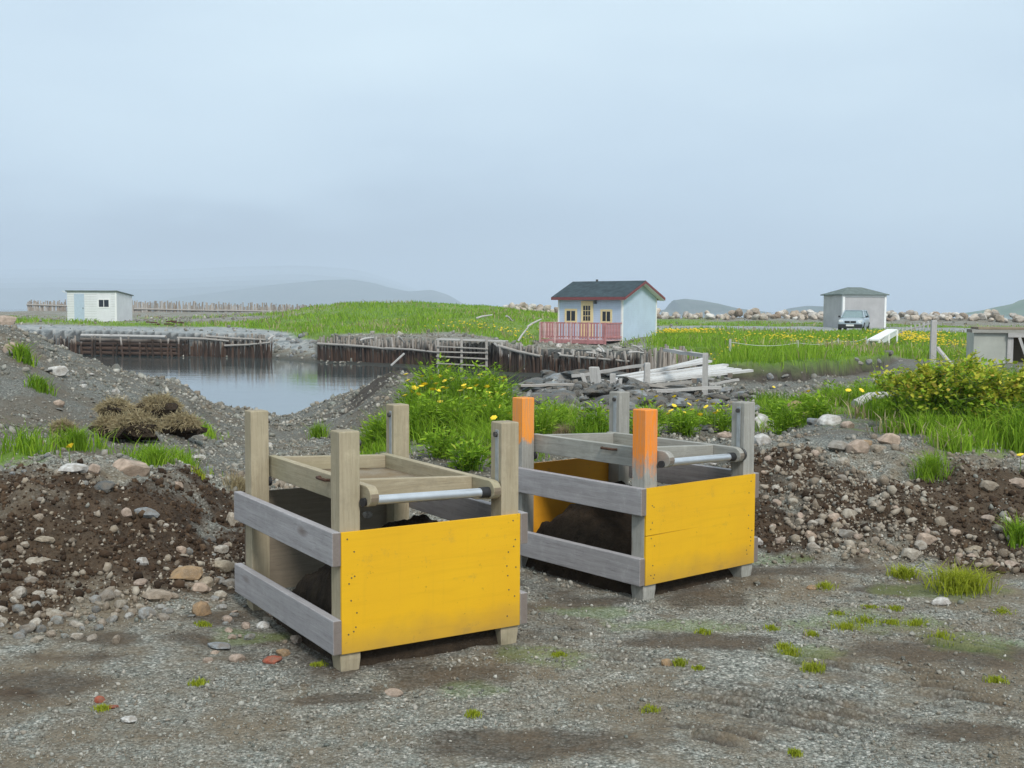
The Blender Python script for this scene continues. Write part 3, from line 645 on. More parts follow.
# ------------------------------------------------------------------ hills across the bay
def mat_hill(name, a, b):
    t = NT(name); v = t.pos(); n = t.noise(v, .012, 6, .6); n2 = t.noise(v, .05, 4)
    col = t.mix(t.rng(n, .35, .65), a, b); col = t.mix(t.rng(n2, .5, .7, 0, .5), col, (.16, .15, .14))
    return t.done(col, .95, n, .6, 6)
M['hill'] = mat_hill('hill_heath', (.05, .075, .05), (.09, .11, .08))
M['hill_green'] = mat_hill('hill_grass', (.06, .12, .05), (.11, .17, .08))
def hill(name, Y, prof, depth, m, label, seed):
    """a ridge at distance Y whose crest follows (px, py) control points; rises from the sea in front and falls behind"""
    xs = np.array([X_at(p[0], Y) for p in prof]); zs = np.array([PD(p[0], p[1], Y).z for p in prof])
    nx, ny = 150, 26; gx = np.linspace(xs[0], xs[-1], nx); gz = np.interp(gx, xs, zs)
    k = np.hanning(7); k /= k.sum(); gz = np.convolve(np.pad(gz, 3, 'edge'), k, 'valid')
    span = xs[-1]-xs[0]
    X, T = np.meshgrid(gx, np.linspace(-1, 1, ny)); sh = np.clip(1-np.abs(T)**1.6, 0, 1)
    crag = (fbm(X/span*14, T*3+seed, seed, 5)-.5)
    Z = (gz[None, :]-ZW)*sh*(1+.22*crag*(np.abs(T) > .02)*np.minimum(1, np.abs(T)*6)) + ZW - 2 + 2*sh
    V = np.stack([X, Y+T*depth+crag*depth*.2, Z], -1).reshape(-1, 3)
    i = np.arange(ny-1)[:, None]*nx; j = np.arange(nx-1)[None, :]
    Fc = np.stack([i+j, i+j+1, i+nx+j+1, i+nx+j], -1).reshape(-1, 4)
    tag(link(name, np_mesh(name, V, Fc, m, True)), label, kind='structure')
for k, (Yk, dy) in enumerate(((4700, 10), (5500, 5), (6500, 0), (7700, -4.5), (8900, -8.5))):
    hill('far_mountain', Yk, [(-900,300),(-600,284+dy),(-380,277+dy),(-150,279+dy),(-20,281+dy),(60,279+dy),(150,281+dy),(230,277+dy),(300,275+dy),(360,279+dy),(415,293+dy*.5),(455,306),(500,312)], 260, M['hill'], 'one of the mountain ridges fading into fog across the bay', 3+k*5)
hill('far_headland', 3900, [(120,312),(170,300),(230,292),(280,285),(320,281),(352,280),(372,283),(390,288),(408,292),(432,290),(448,295),(466,306),(490,312)], 350, M['hill'], 'nearer foggy headland sloping into the bay left of the cabin', 4)
hill('headland', 1900, [(655,311),(668,308),(672,299.5),(684,298),(700,299.5),(716,302.5),(735,307),(765,311)], 120, M['hill'], 'low flat topped headland right of the blue house', 5)
hill('low_island', 2100, [(778,312),(792,306.5),(806,304.5),(822,305),(850,308),(880,312)], 120, M['hill'], 'low grey island behind the hip roofed shed', 6)
hill('green_hill', 1300, [(965,313),(990,311),(1006,307),(1024,300),(1050,291),(1100,280),(1180,276),(1260,290),(1330,312)], 160, M['hill_green'], 'green hillside rising at the right edge', 8)

# ------------------------------------------------------------------ the two screening boxes
def rounded_board(u0, u1, v0, v1, z0, z1):
    """side board on edge (runs along v), its front end rounded"""
    poly = []; r = (z1-z0)/2
    for k in range(9):
        a = -math.pi/2 - math.pi*k/8; poly.append((v0+r+r*math.cos(a), (z0+z1)/2+r*math.sin(a)))
    poly = [(v1, z0), (v0+.16, z0)]+[(a, b+.018*max(0, 1-(b-z0)/(z1-z0)*1.2)) for a, b in poly]+[(v1, z1)]
    return MB().prism(poly, u0, u1, 0)
def soil_pile(name, loc, rz, w, d, h, cx, cy, label, seed):
    """heap held by the box, thinning to a spill of loose soil under its rails"""
    e = .10; n = 92; X, Y = np.meshgrid(np.linspace(-e, w+e, n), np.linspace(-e, d+e, n))
    Z = h*np.clip(1-np.hypot((X-cx)/(w*1.15), (Y-cy)/(d*.66)), 0, 1)**.85
    ins = np.minimum(np.minimum(X, w-X), np.minimum(Y, d-Y)); k = sstep(-.015, .085, ins)
    Z = Z*k + (.07*(fbm(X*8, Y*8, seed, 5)-.4)+.04*(fbm(X*30, Y*30, seed+4, 3)-.5))*np.clip(Z*12+.1, 0, 1)*k
    Z = Z + .05*sstep(-e, .12, ins) - .035 - .05*(1-sstep(-e, 0, ins)) + .05*(fbm(X*7, Y*7, seed+8)-.5)
    V = np.stack([X, Y, Z], -1).reshape(-1, 3)
    i = np.arange(n-1)[:, None]*n; j = np.arange(n-1)[None, :]
    Fc = np.stack([i+j, i+j+1, i+n+j+1, i+n+j], -1).reshape(-1, 4)
    o = link(name, np_mesh(name, V, Fc, M['soil'], True)); o.location = loc; o.rotation_euler = (0, 0, rz)
    tag(o, label, 'soil pile'); return o
def screening_box(k, loc, rz, W_, D_, H, label):
    s = .089; c = empty('screening_box', loc, rz, label, 'wooden screening box', 'yellow fronted wooden screening boxes')
    zb, zt, t = .081, .577, .012
    pm = {0: ['tan_z']*4, 1: ['orange_lo', 'silver_z', 'orange_hi', 'silver_z']}[k]
    for i, (u, v) in enumerate(((0, 0), (W_-s, 0), (0, D_-s), (W_-s, D_-s))):
        b = MB(); dx = random.uniform(-.003, .003)
        # the foot is worn round where it stands in the dirt
        rings = []
        for z, q in ((-.03, .007), (.02, .003), (.05, .0), (.10, 0), (H-.004, 0), (H, .003)):
            rings.append([(u+q+dx, v+q, z), (u+s-q+dx, v+q, z), (u+s-q+dx, v+s-q, z), (u+q+dx, v+s-q, z)])
        vs = [p for r_ in rings for p in r_]; fs = [(3,2,1,0), tuple(20+a for a in range(4))]
        for a in range(5):
            for e in range(4): fs.append((a*4+e, a*4+(e+1) % 4, a*4+4+(e+1) % 4, a*4+4+e))
        b.add(vs, fs)
        lab = None
        if k == 1 and i in (0, 2): lab = 'grey post sprayed orange at its top'
        po = b.build('post', M[pm[i]], c, .004, lab)
        if k == 1 and i != 0 or k == 0 and i in (1, 3):
            pass
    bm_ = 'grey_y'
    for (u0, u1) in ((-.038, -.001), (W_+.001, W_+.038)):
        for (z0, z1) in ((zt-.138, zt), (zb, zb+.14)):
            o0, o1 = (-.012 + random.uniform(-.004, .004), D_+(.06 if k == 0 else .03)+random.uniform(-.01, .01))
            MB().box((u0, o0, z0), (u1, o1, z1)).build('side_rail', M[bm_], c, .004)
    # front panel
    if k == 0:
        p = MB().box((0, -t, zb-.002), (W_, -.001, zt-.002)).build('front_panel', M['yellow'], c, .0015, 'yellow painted plywood front panel')
    else:
        zm = .335
        p = MB().prism([(0, zb), (W_, zb), (W_, zm), (W_*.5, zm), (0, zm-.004)], -t, -.001, 1).build('front_panel', M['yellow'], c, 0, 'lower yellow painted front board')
        p2 = MB().prism([(0, zm), (W_*.5, zm), (W_, zm), (W_, zt-.002), (0, zt-.002)], -t, -.001, 1).build('front_panel', M['yellow'], c, 0, 'upper yellow painted front board')
    sc = MB()
    for u in (.035, .06, W_-.06, W_-.03):
        for _ in range(5):
            z = random.uniform(zb+.02, zt-.02); uu = u+random.uniform(-.01, .01)
            sc.tube([(uu, -t-.0015, z), (uu, -t+.002, z)], .0035, 6)
    sc.build('screw_head', M['bolt'], p)['kind'] = 'stuff'
    # back panel
    MB().box((0, D_+.001, zb), (W_*(.93 if k else 1), D_+t, zt)).build('back_panel', M['ply' if k == 0 else 'ochre'], c, .001, ('bare plywood' if k == 0 else 'orange yellow painted')+' back panel')
    # swinging screen tray
    tr = MB(); zt1, zt0 = .757, .655
    u0, u1 = s+.012, s+.012+.038; w0, w1 = W_-s-.012-.038, W_-s-.012
    D2 = D_-.05
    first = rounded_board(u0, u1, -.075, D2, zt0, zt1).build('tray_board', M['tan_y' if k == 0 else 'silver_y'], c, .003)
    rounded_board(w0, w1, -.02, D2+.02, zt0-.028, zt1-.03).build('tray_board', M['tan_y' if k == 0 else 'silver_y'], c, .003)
    dz = lambda u: -.03*(u-u0)/(w1-u0)
    def cross(v0, v1, z0, z1):
        vs = []
        for v in (v0, v1):
            for u in (u1+.001, w0-.001):
                for z in (z0, z1): vs.append((u, v, z+dz(u)))
        MB().add(vs, [(0,1,3,2),(4,6,7,5),(0,4,5,1),(2,3,7,6),(0,2,6,4),(1,5,7,3)]).build('tray_board', M['tan_x' if k == 0 else 'silver_x'], c, .003)
    cross(.17, .208, zt0+.006, zt1-.002); cross(D2-.045, D2-.007, zt0+.004, zt1-.004)
    mb = MB(); n = 12; vs = []
    for a in range(n+1):
        for b in range(n+1):
            u = u1+(w0-u1)*a/n; v = .208+(D2-.045-.208)*b/n
            sag = -.03*math.sin(math.pi*a/n)*math.sin(math.pi*b/n)
            vs.append((u, v, zt0+.034+dz(u)+sag))
    mb.add(vs, [(a*(n+1)+b, (a+1)*(n+1)+b, (a+1)*(n+1)+b+1, a*(n+1)+b+1) for a in range(n) for b in range(n)], True)
    so = mb.build('wire_screen', M['screen'], c); sm_ = so.modifiers.new('solid', 'SOLIDIFY'); sm_.thickness = .004
    # pipes, sleeves, straps, bolts
    zp = .692
    for v, nm in ((-.022, 'front_pipe'), (D2-.03, 'rear_pipe')):
        yy = v if nm == 'front_pipe' else v
        if nm == 'rear_pipe':
            pp = MB().tube([(s-.002, yy, zt0-.02), (u0+.0, yy, zt0-.02)], .022, 10).build(nm, M['rubber'], c)
            MB().tube([(w1, yy, zt0-.045), (W_-s, yy, zt0-.045)], .02, 10).build(nm, M['rubber'], c)
        else:
            a = (u1-.0, yy, zp+.004); b = (w0, yy+.05, zp-.016)
            A, B = Vector(a), Vector(b)
            pp = MB().tube([A.lerp(B, .0), A.lerp(B, .93)], .0200, 16).build(nm, M['steel'], c)
            MB().tube([A.lerp(B, .92), B], .0235, 14).build('rubber_sleeve', M['rubber'], pp)
            MB().tube([(s-.004, yy-.006, zp), (u0, yy, zp)], .018, 12).build('rubber_sleeve', M['rubber'], pp)
    for (u, sg) in ((s+.001, 1), (W_-s-.006, 1)):
        for v in (.035, D_-.055):
            st = MB().box((u, v-.012, .66), (u+.005, v+.012, .945)).build('hanger_strap', M['strap'], c, .001)
            uu = u-.006 if u > .3 else u+.006
            MB().tube([(uu-.006, v, .925), (uu+.01, v, .925)], .012, 8).build('bolt', M['bolt'], st)
    if k == 1:
        MB().tube([(w1-.003, .01, zp-.005), (w1+.012, .01, zp-.005)], .034, 16).build('end_disc', M['bolt'], c)
    # iron handle on the left tray board
    h0 = .33 if k == 0 else .30
    MB().tube([(u0-.004, h0, .735), (u0-.022, h0+.01, .735), (u0-.022, h0+.10, .735), (u0-.004, h0+.11, .735)], .007, 6).build('handle', M['rust'], c)
    # soil that has fallen through, caught on the ledges
    return c
B1 = (-.6856, 4.5148, .5575, .8468, 1.1481, .9783); B2 = (.6684, 5.6789, .6859, .8545, 1.0489, .9695)
c1 = screening_box(0, (B1[0], B1[1], 0), B1[2], B1[3], B1[4], B1[5], 'near screening box with tan posts, bare plywood back and solid yellow front panel')
c2 = screening_box(1, (B2[0], B2[1], 0), B2[2], B2[3], B2[4], B2[5], 'far screening box with orange topped grey posts and cracked yellow front panel')
def in_box(b, u, v, z):
    return Vector((b[0]+u*math.cos(b[2])-v*math.sin(b[2]), b[1]+u*math.sin(b[2])+v*math.cos(b[2]), z))
soil_pile('soil_pile', in_box(B1, .03, .03, 0), B1[2], .79, 1.08, .52, .50, .34, 'dark soil heap inside the near screening box', 71)
soil_pile('soil_pile', in_box(B2, .03, .03, 0), B2[2], .79, .98, .46, .42, .62, 'dark soil heap inside the far orange posted screening box', 72)

# ------------------------------------------------------------------ buildings
def siding(name, c, lines=9.0, vert=False, var=.06, metal=False):
    t = NT(name); v = t.coord('Object'); n = t.noise(v, 1.2, 4); n2 = t.noise(t.coord('Object', (6, 6, 1)), 2, 4)
    w = t.n('ShaderNodeTexWave', wave_type='BANDS', bands_direction='X' if vert else 'Z', wave_profile='SAW'); w.inputs['Scale'].default_value = lines/ (2*math.pi)*2
    t.l(v, w.inputs[0])
    col = t.mix(t.rng(n, .3, .7), tuple(x*(1-var) for x in c), tuple(x*(1+var) for x in c))
    col = t.mix(t.rng(n2, .5, .8, 0, .25), col, tuple(x*.7 for x in c))
    return t.done(col, .6, w.outputs['Fac'], .5, .02)
M['blue_wall'] = siding('pale_blue_siding', (.50, .61, .74)); M['white_wall'] = siding('white_siding', (.74, .75, .76))
M['grey_wall'] = siding('grey_shingle_wall', (.46, .45, .45), 16, var=.12)
M['roof_dark'] = mat_plain('dark_green_shingles', (.045, .065, .075), .9, 0, .3, 3)
M['roof_grey'] = mat_plain('grey_green_shingles', (.14, .17, .16), .9, 0, .25, 3)
M['fascia'] = mat_plain('maroon_trim', (.20, .055, .06), .6, 0, .15)
M['red_rail'] = mat_plain('faded_red_rail', (.44, .19, .19), .7, 0, .25, 5)
M['pink_rail'] = mat_plain('sun_bleached_red_rail', (.60, .40, .39), .7, 0, .25, 5)
M['white_trim'] = mat_plain('white_trim', (.80, .80, .78), .6, 0, .05)
M['cream'] = mat_plain('cream_yellow_trim', (.76, .62, .33), .6, 0, .08)
M['glass'] = mat_plain('dark_window_glass', (.02, .025, .03), .08, 0, .1)
M['pale_blue_door'] = mat_plain('pale_blue_door', (.42, .51, .60), .5, 0, .06)
M['concrete'] = mat_plain('weathered_panel', (.42, .43, .38), .85, 0, .12, 2)
def pane_grid(p, u0, u1, z0, z1, y, nu, nz_, fm, bar=.03):
    du = (u1-u0)/nu; dz = (z1-z0)/nz_
    for i in range(nu):
        for j in range(nz_):
            MB().box((u0+i*du+bar/2, y-.012, z0+j*dz+bar/2), (u0+(i+1)*du-bar/2, y-.006, z0+(j+1)*dz-bar/2)).build('pane', M['glass'], p)
def window(par, name, u0, u1, z0, z1, y, nu, nz_, fm, fw=.09):
    p = MB().box((u0, y-.03, z0), (u1, y, z0+fw)).box((u0, y-.03, z1-fw), (u1, y, z1)).box((u0, y-.03, z0+fw), (u0+fw, y, z1-fw)).box((u1-fw, y-.03, z0+fw), (u1, y, z1-fw))
    for i in range(1, nu):
        u = u0+fw+(u1-u0-2*fw)*i/nu; p.box((u-.02, y-.025, z0+fw), (u+.02, y, z1-fw))
    for j in range(1, nz_):
        z = z0+fw+(z1-z0-2*fw)*j/nz_; p.box((u0+fw, y-.022, z-.015), (u1-fw, y, z+.015))
    o = p.build(name, fm, par); pane_grid(o, u0+fw, u1-fw, z0+fw, z1-fw, y, nu, nz_, fm, .036); return o
def build_house():
    Y = 62.0; cx = X_at(621.8, Y); zb = CH-27.5*Y/F
    c = empty('blue_cabin', (cx, Y, zb), R(-39), 'small pale blue cabin with dark gabled roof and red deck', 'cabin')
    Wd, Dp, Hh, rise = 4.34, 3.5, 2.27, .78
    MB().prism([(-Wd, -.5), (0, -.5), (0, Hh), (-Wd, Hh)], 0, .12, 1).build('wall', M['blue_wall'], c)
    MB().prism([(-Wd, -.5), (0, -.5), (0, Hh), (-Wd, Hh)], Dp-.12, Dp, 1).build('wall', M['blue_wall'], c)
    for x0, x1 in ((-.12, .003), (-Wd-.003, -Wd+.12)):
        MB().prism([(.003, -.5), (Dp-.003, -.5), (Dp-.003, Hh), (Dp/2, Hh+rise-.06), (.003, Hh)], x0, x1, 0).build('wall', M['blue_wall'], c, label='gable end wall')
    ov = .30
    for sgn in (0, 1):
        y_e = -ov if sgn == 0 else Dp+ov; z_e = Hh-rise*ov/(Dp/2)
        a = [(y_e, z_e), (Dp/2, Hh+rise), (Dp/2, Hh+rise+.10), (y_e, z_e+.10)]
        MB().prism(a, -Wd-.26, .36, 0).build('roof', M['roof_dark'], c)
        MB().prism([(y_e-(.02 if sgn == 0 else -.02), z_e-.07), (y_e, z_e-.07), (y_e, z_e+.09), (y_e-(.02 if sgn == 0 else -.02), z_e+.09)], -Wd-.262, .362, 0).build('fascia', M['fascia'], c)
        for x in (.364, -Wd-.284):
            MB().prism([(y_e, z_e-.06), (Dp/2, Hh+rise-.06), (Dp/2, Hh+rise+.08), (y_e, z_e+.08)], x, x+.02, 0).build('fascia', M['fascia'], c)
        MB().prism([(y_e+(.02 if sgn == 0 else -.02), z_e-.09), (Dp/2, Hh+rise-.02), (Dp/2, Hh+rise-.001), (y_e+(.02 if sgn == 0 else -.02), z_e-.01)], .02, .355, 0).build('soffit', M['white_trim'], c)
    for (x, y) in ((.004, -.004), (-Wd-.006, -.004), (.004, Dp-.08)):
        MB().box((x-.09 if x > -1 else x, y-.012, -.5), (x+.008 if x > -1 else x+.09, y+.09, Hh-.1)).build('corner_board', M['white_trim'], c)
    window(c, 'window', -3.86, -3.02, .78, 1.58, -.0, 2, 1, M['cream'], .11)
    window(c, 'window', -1.42, -.66, .78, 1.55, -.0, 2, 1, M['cream'], .11)
    d = MB().box((-2.72, -.05, 0), (-1.92, -.001, 2.02)).build('door', M['cream'], c)
    for i in range(3):
        for j in range(3):
            MB().box((-2.56+i*.17, -.062, .92+j*.29), (-2.43+i*.17, -.052, 1.17+j*.29)).build('pane', M['glass'], d)
    MB().box((-1.82, -.12, 1.86), (-1.70, -.001, 2.04)).build('wall_lamp', M['bolt'], c)
    MB().tube([(-2.9, Dp/2, Hh+rise+.05), (-2.9, Dp/2, Hh+rise+.2)], .07, 8).build('roof_vent', M['bolt'], c)
    # deck
    dz, dd = -.10, 1.65
    for k in range(9): MB().box((-Wd, -dd+k*dd/9+.006, dz-.04), (0, -dd+(k+1)*dd/9-.006, dz)).build('deck_board', M['pink_rail'], c)
    MB().box((-Wd, -dd-.03, dz-.2), (0, -dd, dz)).build('deck_beam', M['red_rail'], c); MB().box((-Wd-.03, -dd, dz-.2), (-Wd, 0, dz)).build('deck_beam', M['red_rail'], c)
    for x in (-Wd, -3.3, -2.2, -1.1, 0):
        MB().box((x-.05, -dd-.04, -1.1), (x+.05, -dd+.06, dz+.95)).build('deck_post', M['red_rail' if x > -1.5 else 'pink_rail'], c)
    for (z0) in (dz+.12, dz+.87):
        MB().box((-Wd, -dd-.01, z0), (0, -dd+.03, z0+.07)).build('rail', M['red_rail'], c)
        MB().box((-Wd-.02, -dd+.04, z0+.001), (-Wd+.02, -.05, z0+.071)).build('rail', M['pink_rail'], c)
        MB().box((-.02, -dd+.04, z0+.001), (.02, -.05, z0+.071)).build('rail', M['red_rail'], c)
    pk = MB().box((-.045, -.035, dz+.04), (.045, -.012, dz+.93)).mesh('picket'); pk.materials.append(M['red_rail'])
    pk2 = MB().box((-.05, -.035, dz+.04), (.05, -.012, dz+.93)).mesh('picket_pale'); pk2.materials.append(M['pink_rail'])
    n = 23
    for i in range(n):
        o = link('picket', pk2 if i % 4 == 1 else pk, c); o.location = (-Wd+.12+i*(Wd-.24)/(n-1), -dd, 0)
    for i in range(10):
        o = link('picket', pk2, c); o.location = (-Wd, -dd+.14+i*(dd-.2)/10, 0); o.rotation_euler = (0, 0, R(90))
        o = link('picket', pk, c); o.location = (0, -dd+.14+i*(dd-.2)/10, 0); o.rotation_euler = (0, 0, R(-90))
    return c
build_house()
def build_white_shed():
    Y = 87.0; cx = X_at(117, Y); zb = CH-13.2*Y/F
    c = empty('white_shed', (cx, Y, zb), R(0), 'small white shed with sloping roof, blue door and one window', 'shed')
    Wd, Dp, H0, H1 = 3.75, 3.6, 2.25, 1.98
    MB().box((-Wd, 0, -.3), (0, .1, H0)).build('wall', M['white_wall'], c)
    for k in range(12): MB().box((-Wd+.02, -.014, .02+k*.185), (-3.22, -.001, .03+k*.185)).box((-2.43, -.014, .02+k*.185), (-1.5, -.001, .03+k*.185)).box((-.42, -.014, .02+k*.185), (-.12, -.001, .03+k*.185)).build('siding_joint', M['concrete'], c)
    MB().box((-Wd, Dp-.1, -.3), (0, Dp, H1)).build('wall', M['white_wall'], c)
    for x0, x1 in ((-.1, .003), (-Wd-.003, -Wd+.1)):
        MB().prism([(.003, -.3), (Dp-.003, -.3), (Dp-.003, H1), (.003, H0)], x0, x1, 0).build('wall', M['white_wall'], c)
    MB().prism([(-.12, H0+.02), (Dp+.1, H1+.0), (Dp+.1, H1+.08), (-.12, H0+.10)], -Wd-.1, .1, 0).build('roof', M['roof_grey'], c)
    MB().box((-.10, -.02, -.3), (.012, .1, H0)).build('corner_board', M['white_trim'], c)
    d = MB().box((-3.2, -.03, 0), (-2.45, -.001, 2.1)).build('door', M['pale_blue_door'], c)
    MB().box((-2.56, -.06, .95), (-2.51, -.031, 1.05)).build('handle', M['bolt'], d)
    window(c, 'window', -1.42, -.5, 1.02, 1.72, 0, 2, 1, M['white_trim'], .07)
    MB().tube([(-Wd-.05, .0, H0-.1), (-Wd-.35, -.02, H0+.05)], .03, 6).build('lamp_arm', M['white_trim'], c)
build_white_shed()
def build_hip_shed():
    Y = 90.0; cx = X_at(842, Y); zb = CH-15*Y/F
    c = empty('hip_roof_shed', (cx, Y, zb), R(10), 'grey shingled shed with low hipped roof behind the silver car', 'shed')
    Wd, Dp, Hh = 3.6, 3.5, 2.55
    MB().box((0, 0, -.4), (Wd, .1, Hh)).build('wall', M['grey_wall'], c); MB().box((0, Dp-.1, -.4), (Wd, Dp, Hh)).build('wall', M['grey_wall'], c)
    MB().box((-.003, .1, -.4), (.1, Dp-.1, Hh)).build('wall', M['grey_wall'], c); MB().box((Wd-.1, .1, -.4), (Wd+.003, Dp-.1, Hh)).build('wall', M['grey_wall'], c)
    o = .2; rz = Hh+.58
    vs = [(-o,-o,Hh),(Wd+o,-o,Hh),(Wd+o,Dp+o,Hh),(-o,Dp+o,Hh),(-o,-o,Hh-.08),(Wd+o,-o,Hh-.08),(Wd+o,Dp+o,Hh-.08),(-o,Dp+o,Hh-.08),(1.2,Dp/2,rz),(Wd-1.2,Dp/2,rz)]
    MB().add(vs, [(0,1,9,8),(1,2,9),(2,3,8,9),(3,0,8),(4,7,6,5),(0,4,5,1),(1,5,6,2),(2,6,7,3),(3,7,4,0)]).build('roof', M['roof_grey'], c)
    MB().box((-.06, -.06, -.4), (.12, -.001, Hh-.08)).box((-.06, -.001, -.4), (-.004, .12, Hh-.08)).build('corner_board', M['white_trim'], c)
    MB().box((Wd-.12, -.05, -.4), (Wd+.05, -.001, Hh-.08)).build('corner_board', M['white_trim'], c)
    MB().box((.13, -.03, Hh-.22), (Wd-.13, -.001, Hh-.09)).build('frieze_board', M['white_trim'], c)
build_hip_shed()
# ------------------------------------------------------------------ parked car
M['car'] = mat_plain('silver_blue_car_paint', (.46, .52, .56), .28, .5, .04, 1)
M['car_black'] = mat_plain('black_plastic', (.018, .018, .02), .5); M['tyre'] = mat_plain('tyre_rubber', (.02, .02, .02), .85)
M['rim'] = mat_plain('wheel_rim', (.5, .5, .52), .35, .8); M['lamp'] = mat_plain('headlight_lens', (.75, .78, .80), .12)
M['car_glass'] = mat_plain('car_glass', (.20, .27, .28), .06, 0, .1)
def build_car():
    Y = 78.0; p = PD(862, 335, Y); z = height1(p.x, p.y)
    c = empty('parked_car', (p.x, p.y+1.9, max(z, p.z)), R(-24), 'silver blue hatchback car parked in front of the grey hip roofed shed', 'car')
    def sec(y, w, zl, zm, zh, wt):   # half section polygon mirrored
        h = [(w*.86, zl), (w, zl+.12), (w*1.0, zm), (w*.96, zh-.08), (wt, zh)]
        return [(x, y, z_) for x, z_ in h]+[(-x, y, z_) for x, z_ in reversed(h)]
    S = [sec(-2.08,.62,.30,.50,.66,.5), sec(-2.0,.78,.22,.55,.74,.62), sec(-1.75,.84,.20,.60,.84,.70), sec(-1.2,.86,.20,.65,.93,.74), sec(-.8,.86,.20,.68,.97,.76),
         sec(0,.86,.20,.70,.98,.80), sec(1.0,.86,.20,.70,1.0,.80), sec(1.7,.85,.22,.70,1.02,.76), sec(2.0,.80,.26,.66,.96,.68), sec(2.06,.7,.34,.60,.86,.55)]
    vs = [v for s_ in S for v in s_]; n = 10; fs = [tuple(range(n)), tuple(reversed(range(9*n, 10*n)))]
    for a in range(9):
        for e in range(n): fs.append((a*n+e, a*n+(e+1) % n, (a+1)*n+(e+1) % n, (a+1)*n+e))
    o = MB().add(vs, fs, True).build('body', M['car'], c); m = o.modifiers.new('s', 'SUBSURF'); m.levels = m.render_levels = 1
    def cab(y0, y1, y2, y3, z0, z1, w0, w1, name, mt, grow=0):
        v = [(-w0, y0, z0), (w0, y0, z0), (w0, y3, z0), (-w0, y3, z0), (-w1, y1, z1), (w1, y1, z1), (w1, y2, z1), (-w1, y2, z1)]
        return MB().add(v, [(3,2,1,0),(4,5,6,7),(0,1,5,4),(1,2,6,5),(2,3,7,6),(3,0,4,7)]).build(name, mt, c, .05)
    cab(-.98, -.28, 1.35, 1.95, .93, 1.42, .77, .60, 'windscreen_and_windows', M['car_glass'])
    MB().box((-.58, -.32, 1.41), (.58, 1.38, 1.47)).build('roof', M['car'], c, .03)
    for sx in (-1, 1):
        MB().beam((sx*.765, -.99, .95), (sx*.60, -.29, 1.44), .06, .06).beam((sx*.76, 1.93, .95), (sx*.6, 1.36, 1.44), .10, .08).build('roof_pillar', M['car'], c)
        MB().beam((sx*.775, .4, .95), (sx*.612, .4, 1.44), .07, .04).build('roof_pillar', M['car'], c)
        MB().beam((sx*.84, -.66, 1.0), (sx*1.0, -.68, 1.02), .12, .13).build('wing_mirror', M['car_black'], c, .02)
        MB().prism([(sx*.42, .60), (sx*.76, .62), (sx*.78, .78), (sx*.50, .76)], -2.03, -1.7, 1).build('headlight', M['lamp'], c, .02)
        for y in (-1.28, 1.28):
            w = MB().tube([(sx*.70, y, .31), (sx*.87, y, .31)], .31, 20).build('wheel', M['tyre'], c)
            MB().tube([(sx*.86, y, .31), (sx*.882, y, .31)], .19, 14).build('rim', M['rim'], w)
    MB().box((-.38, -2.08, .56), (.38, -1.98, .72)).build('grille', M['car_black'], c, .02)
    MB().tube([(0, -2.10, .65), (0, -2.07, .65)], .05, 10).build('badge', M['rim'], c)
    MB().box((-.80, -2.13, .22), (.80, -1.9, .50)).build('bumper', M['car_black'], c, .04)
    MB().box((-.26, -2.15, .36), (.26, -2.132, .48)).build('number_plate', M['white_trim'], c)
build_car()
# ------------------------------------------------------------------ white trough bridge, wharf stage
def build_trough():
    Y = 46.0; a = PD(873, 338.5, Y); b = PD(892, 328, Y+7); g = height1(a.x, a.y)
    c = empty('footbridge', (a.x, a.y, g), 0, 'white painted narrow footbridge with boarded side beside the gully', 'footbridge')
    d = (b-a); A = Vector((0, 0, a.z-g)); B = A+d
    MB().beam(A, B, .46, .06).build('top_plank', M['white_trim'], c)
    n = Vector((d.y, -d.x, 0)).normalized()
    for s_ in (1, -1):
        f = A+n*.2*s_; e = B+n*.2*s_
        for k in range(1):
            q0 = f-Vector((0, 0, .15+k*.2)); q1 = e-Vector((0, 0, .15+k*.2))
            MB().beam(q0, q1, .03, .19).build('side_board', M['white_wall'], c)
    MB().beam(A-n*.18+Vector((0, .02, -.24)), A+n*.18+Vector((0, .02, -.24)), .03, .36).build('open_end_shade', M['roof_dark'], c)  # dark board stands in for the shade inside the open end
    for t_ in (0.02, .5, .98):
        for s_ in (1, -1):
            q = A.lerp(B, t_)+n*.23*s_; MB().beam(q, (q.x, q.y, -.95), .07, .07, (0, 1, 0)).build('leg', M['white_trim'], c)
build_trough()
def build_stage():
    Y = 30.0; a = PD(974, 330, Y); g = height1(a.x, a.y); s_ = Y/F
    c = empty('wharf_stage', (a.x, Y, 0), R(-14), 'timber topped grey wharf stage at the right edge', 'wharf stage')
    zt = CH-15*s_; zg = g-.2
    for k in range(7):
        MB().box((.10, k*.2, zt-.06), (3.6, k*.2+.19, zt)).build('deck_plank', M['brown_x'], c, .005)
    MB().box((-.06, -.06, zt-.15), (3.6, -.002, zt-.065)).build('beam', M['silver_x'], c); MB().box((.0, .0, zt-.15), (3.6, 1.4, zt-.065)).build('beam', M['silver_x'], c)
    MB().box((.0, .02, zg), (.82, 1.35, zt-.152)).build('side_panel', M['concrete'], c)
    MB().box((.82, -.03, zg), (.96, .12, zt-.24)).build('post', M['plank_z'], c); MB().box((3.3, -.03, zg), (3.44, .12, zt-.24)).build('post', M['plank_z'], c)
    MB().box((.82, -.08, zt-.26), (3.6, .02, zt-.152)).build('rail', M['plank_x'], c)
    MB().beam((1.1, -.05, zt-.26), (1.45, -.1, zg), .07, .07).build('brace', M['plank_z'], c)
    MB().box((.96, 1.25, zg), (3.6, 1.33, zt-.152)).build('back_board', M['brown_x'], c)
build_stage()
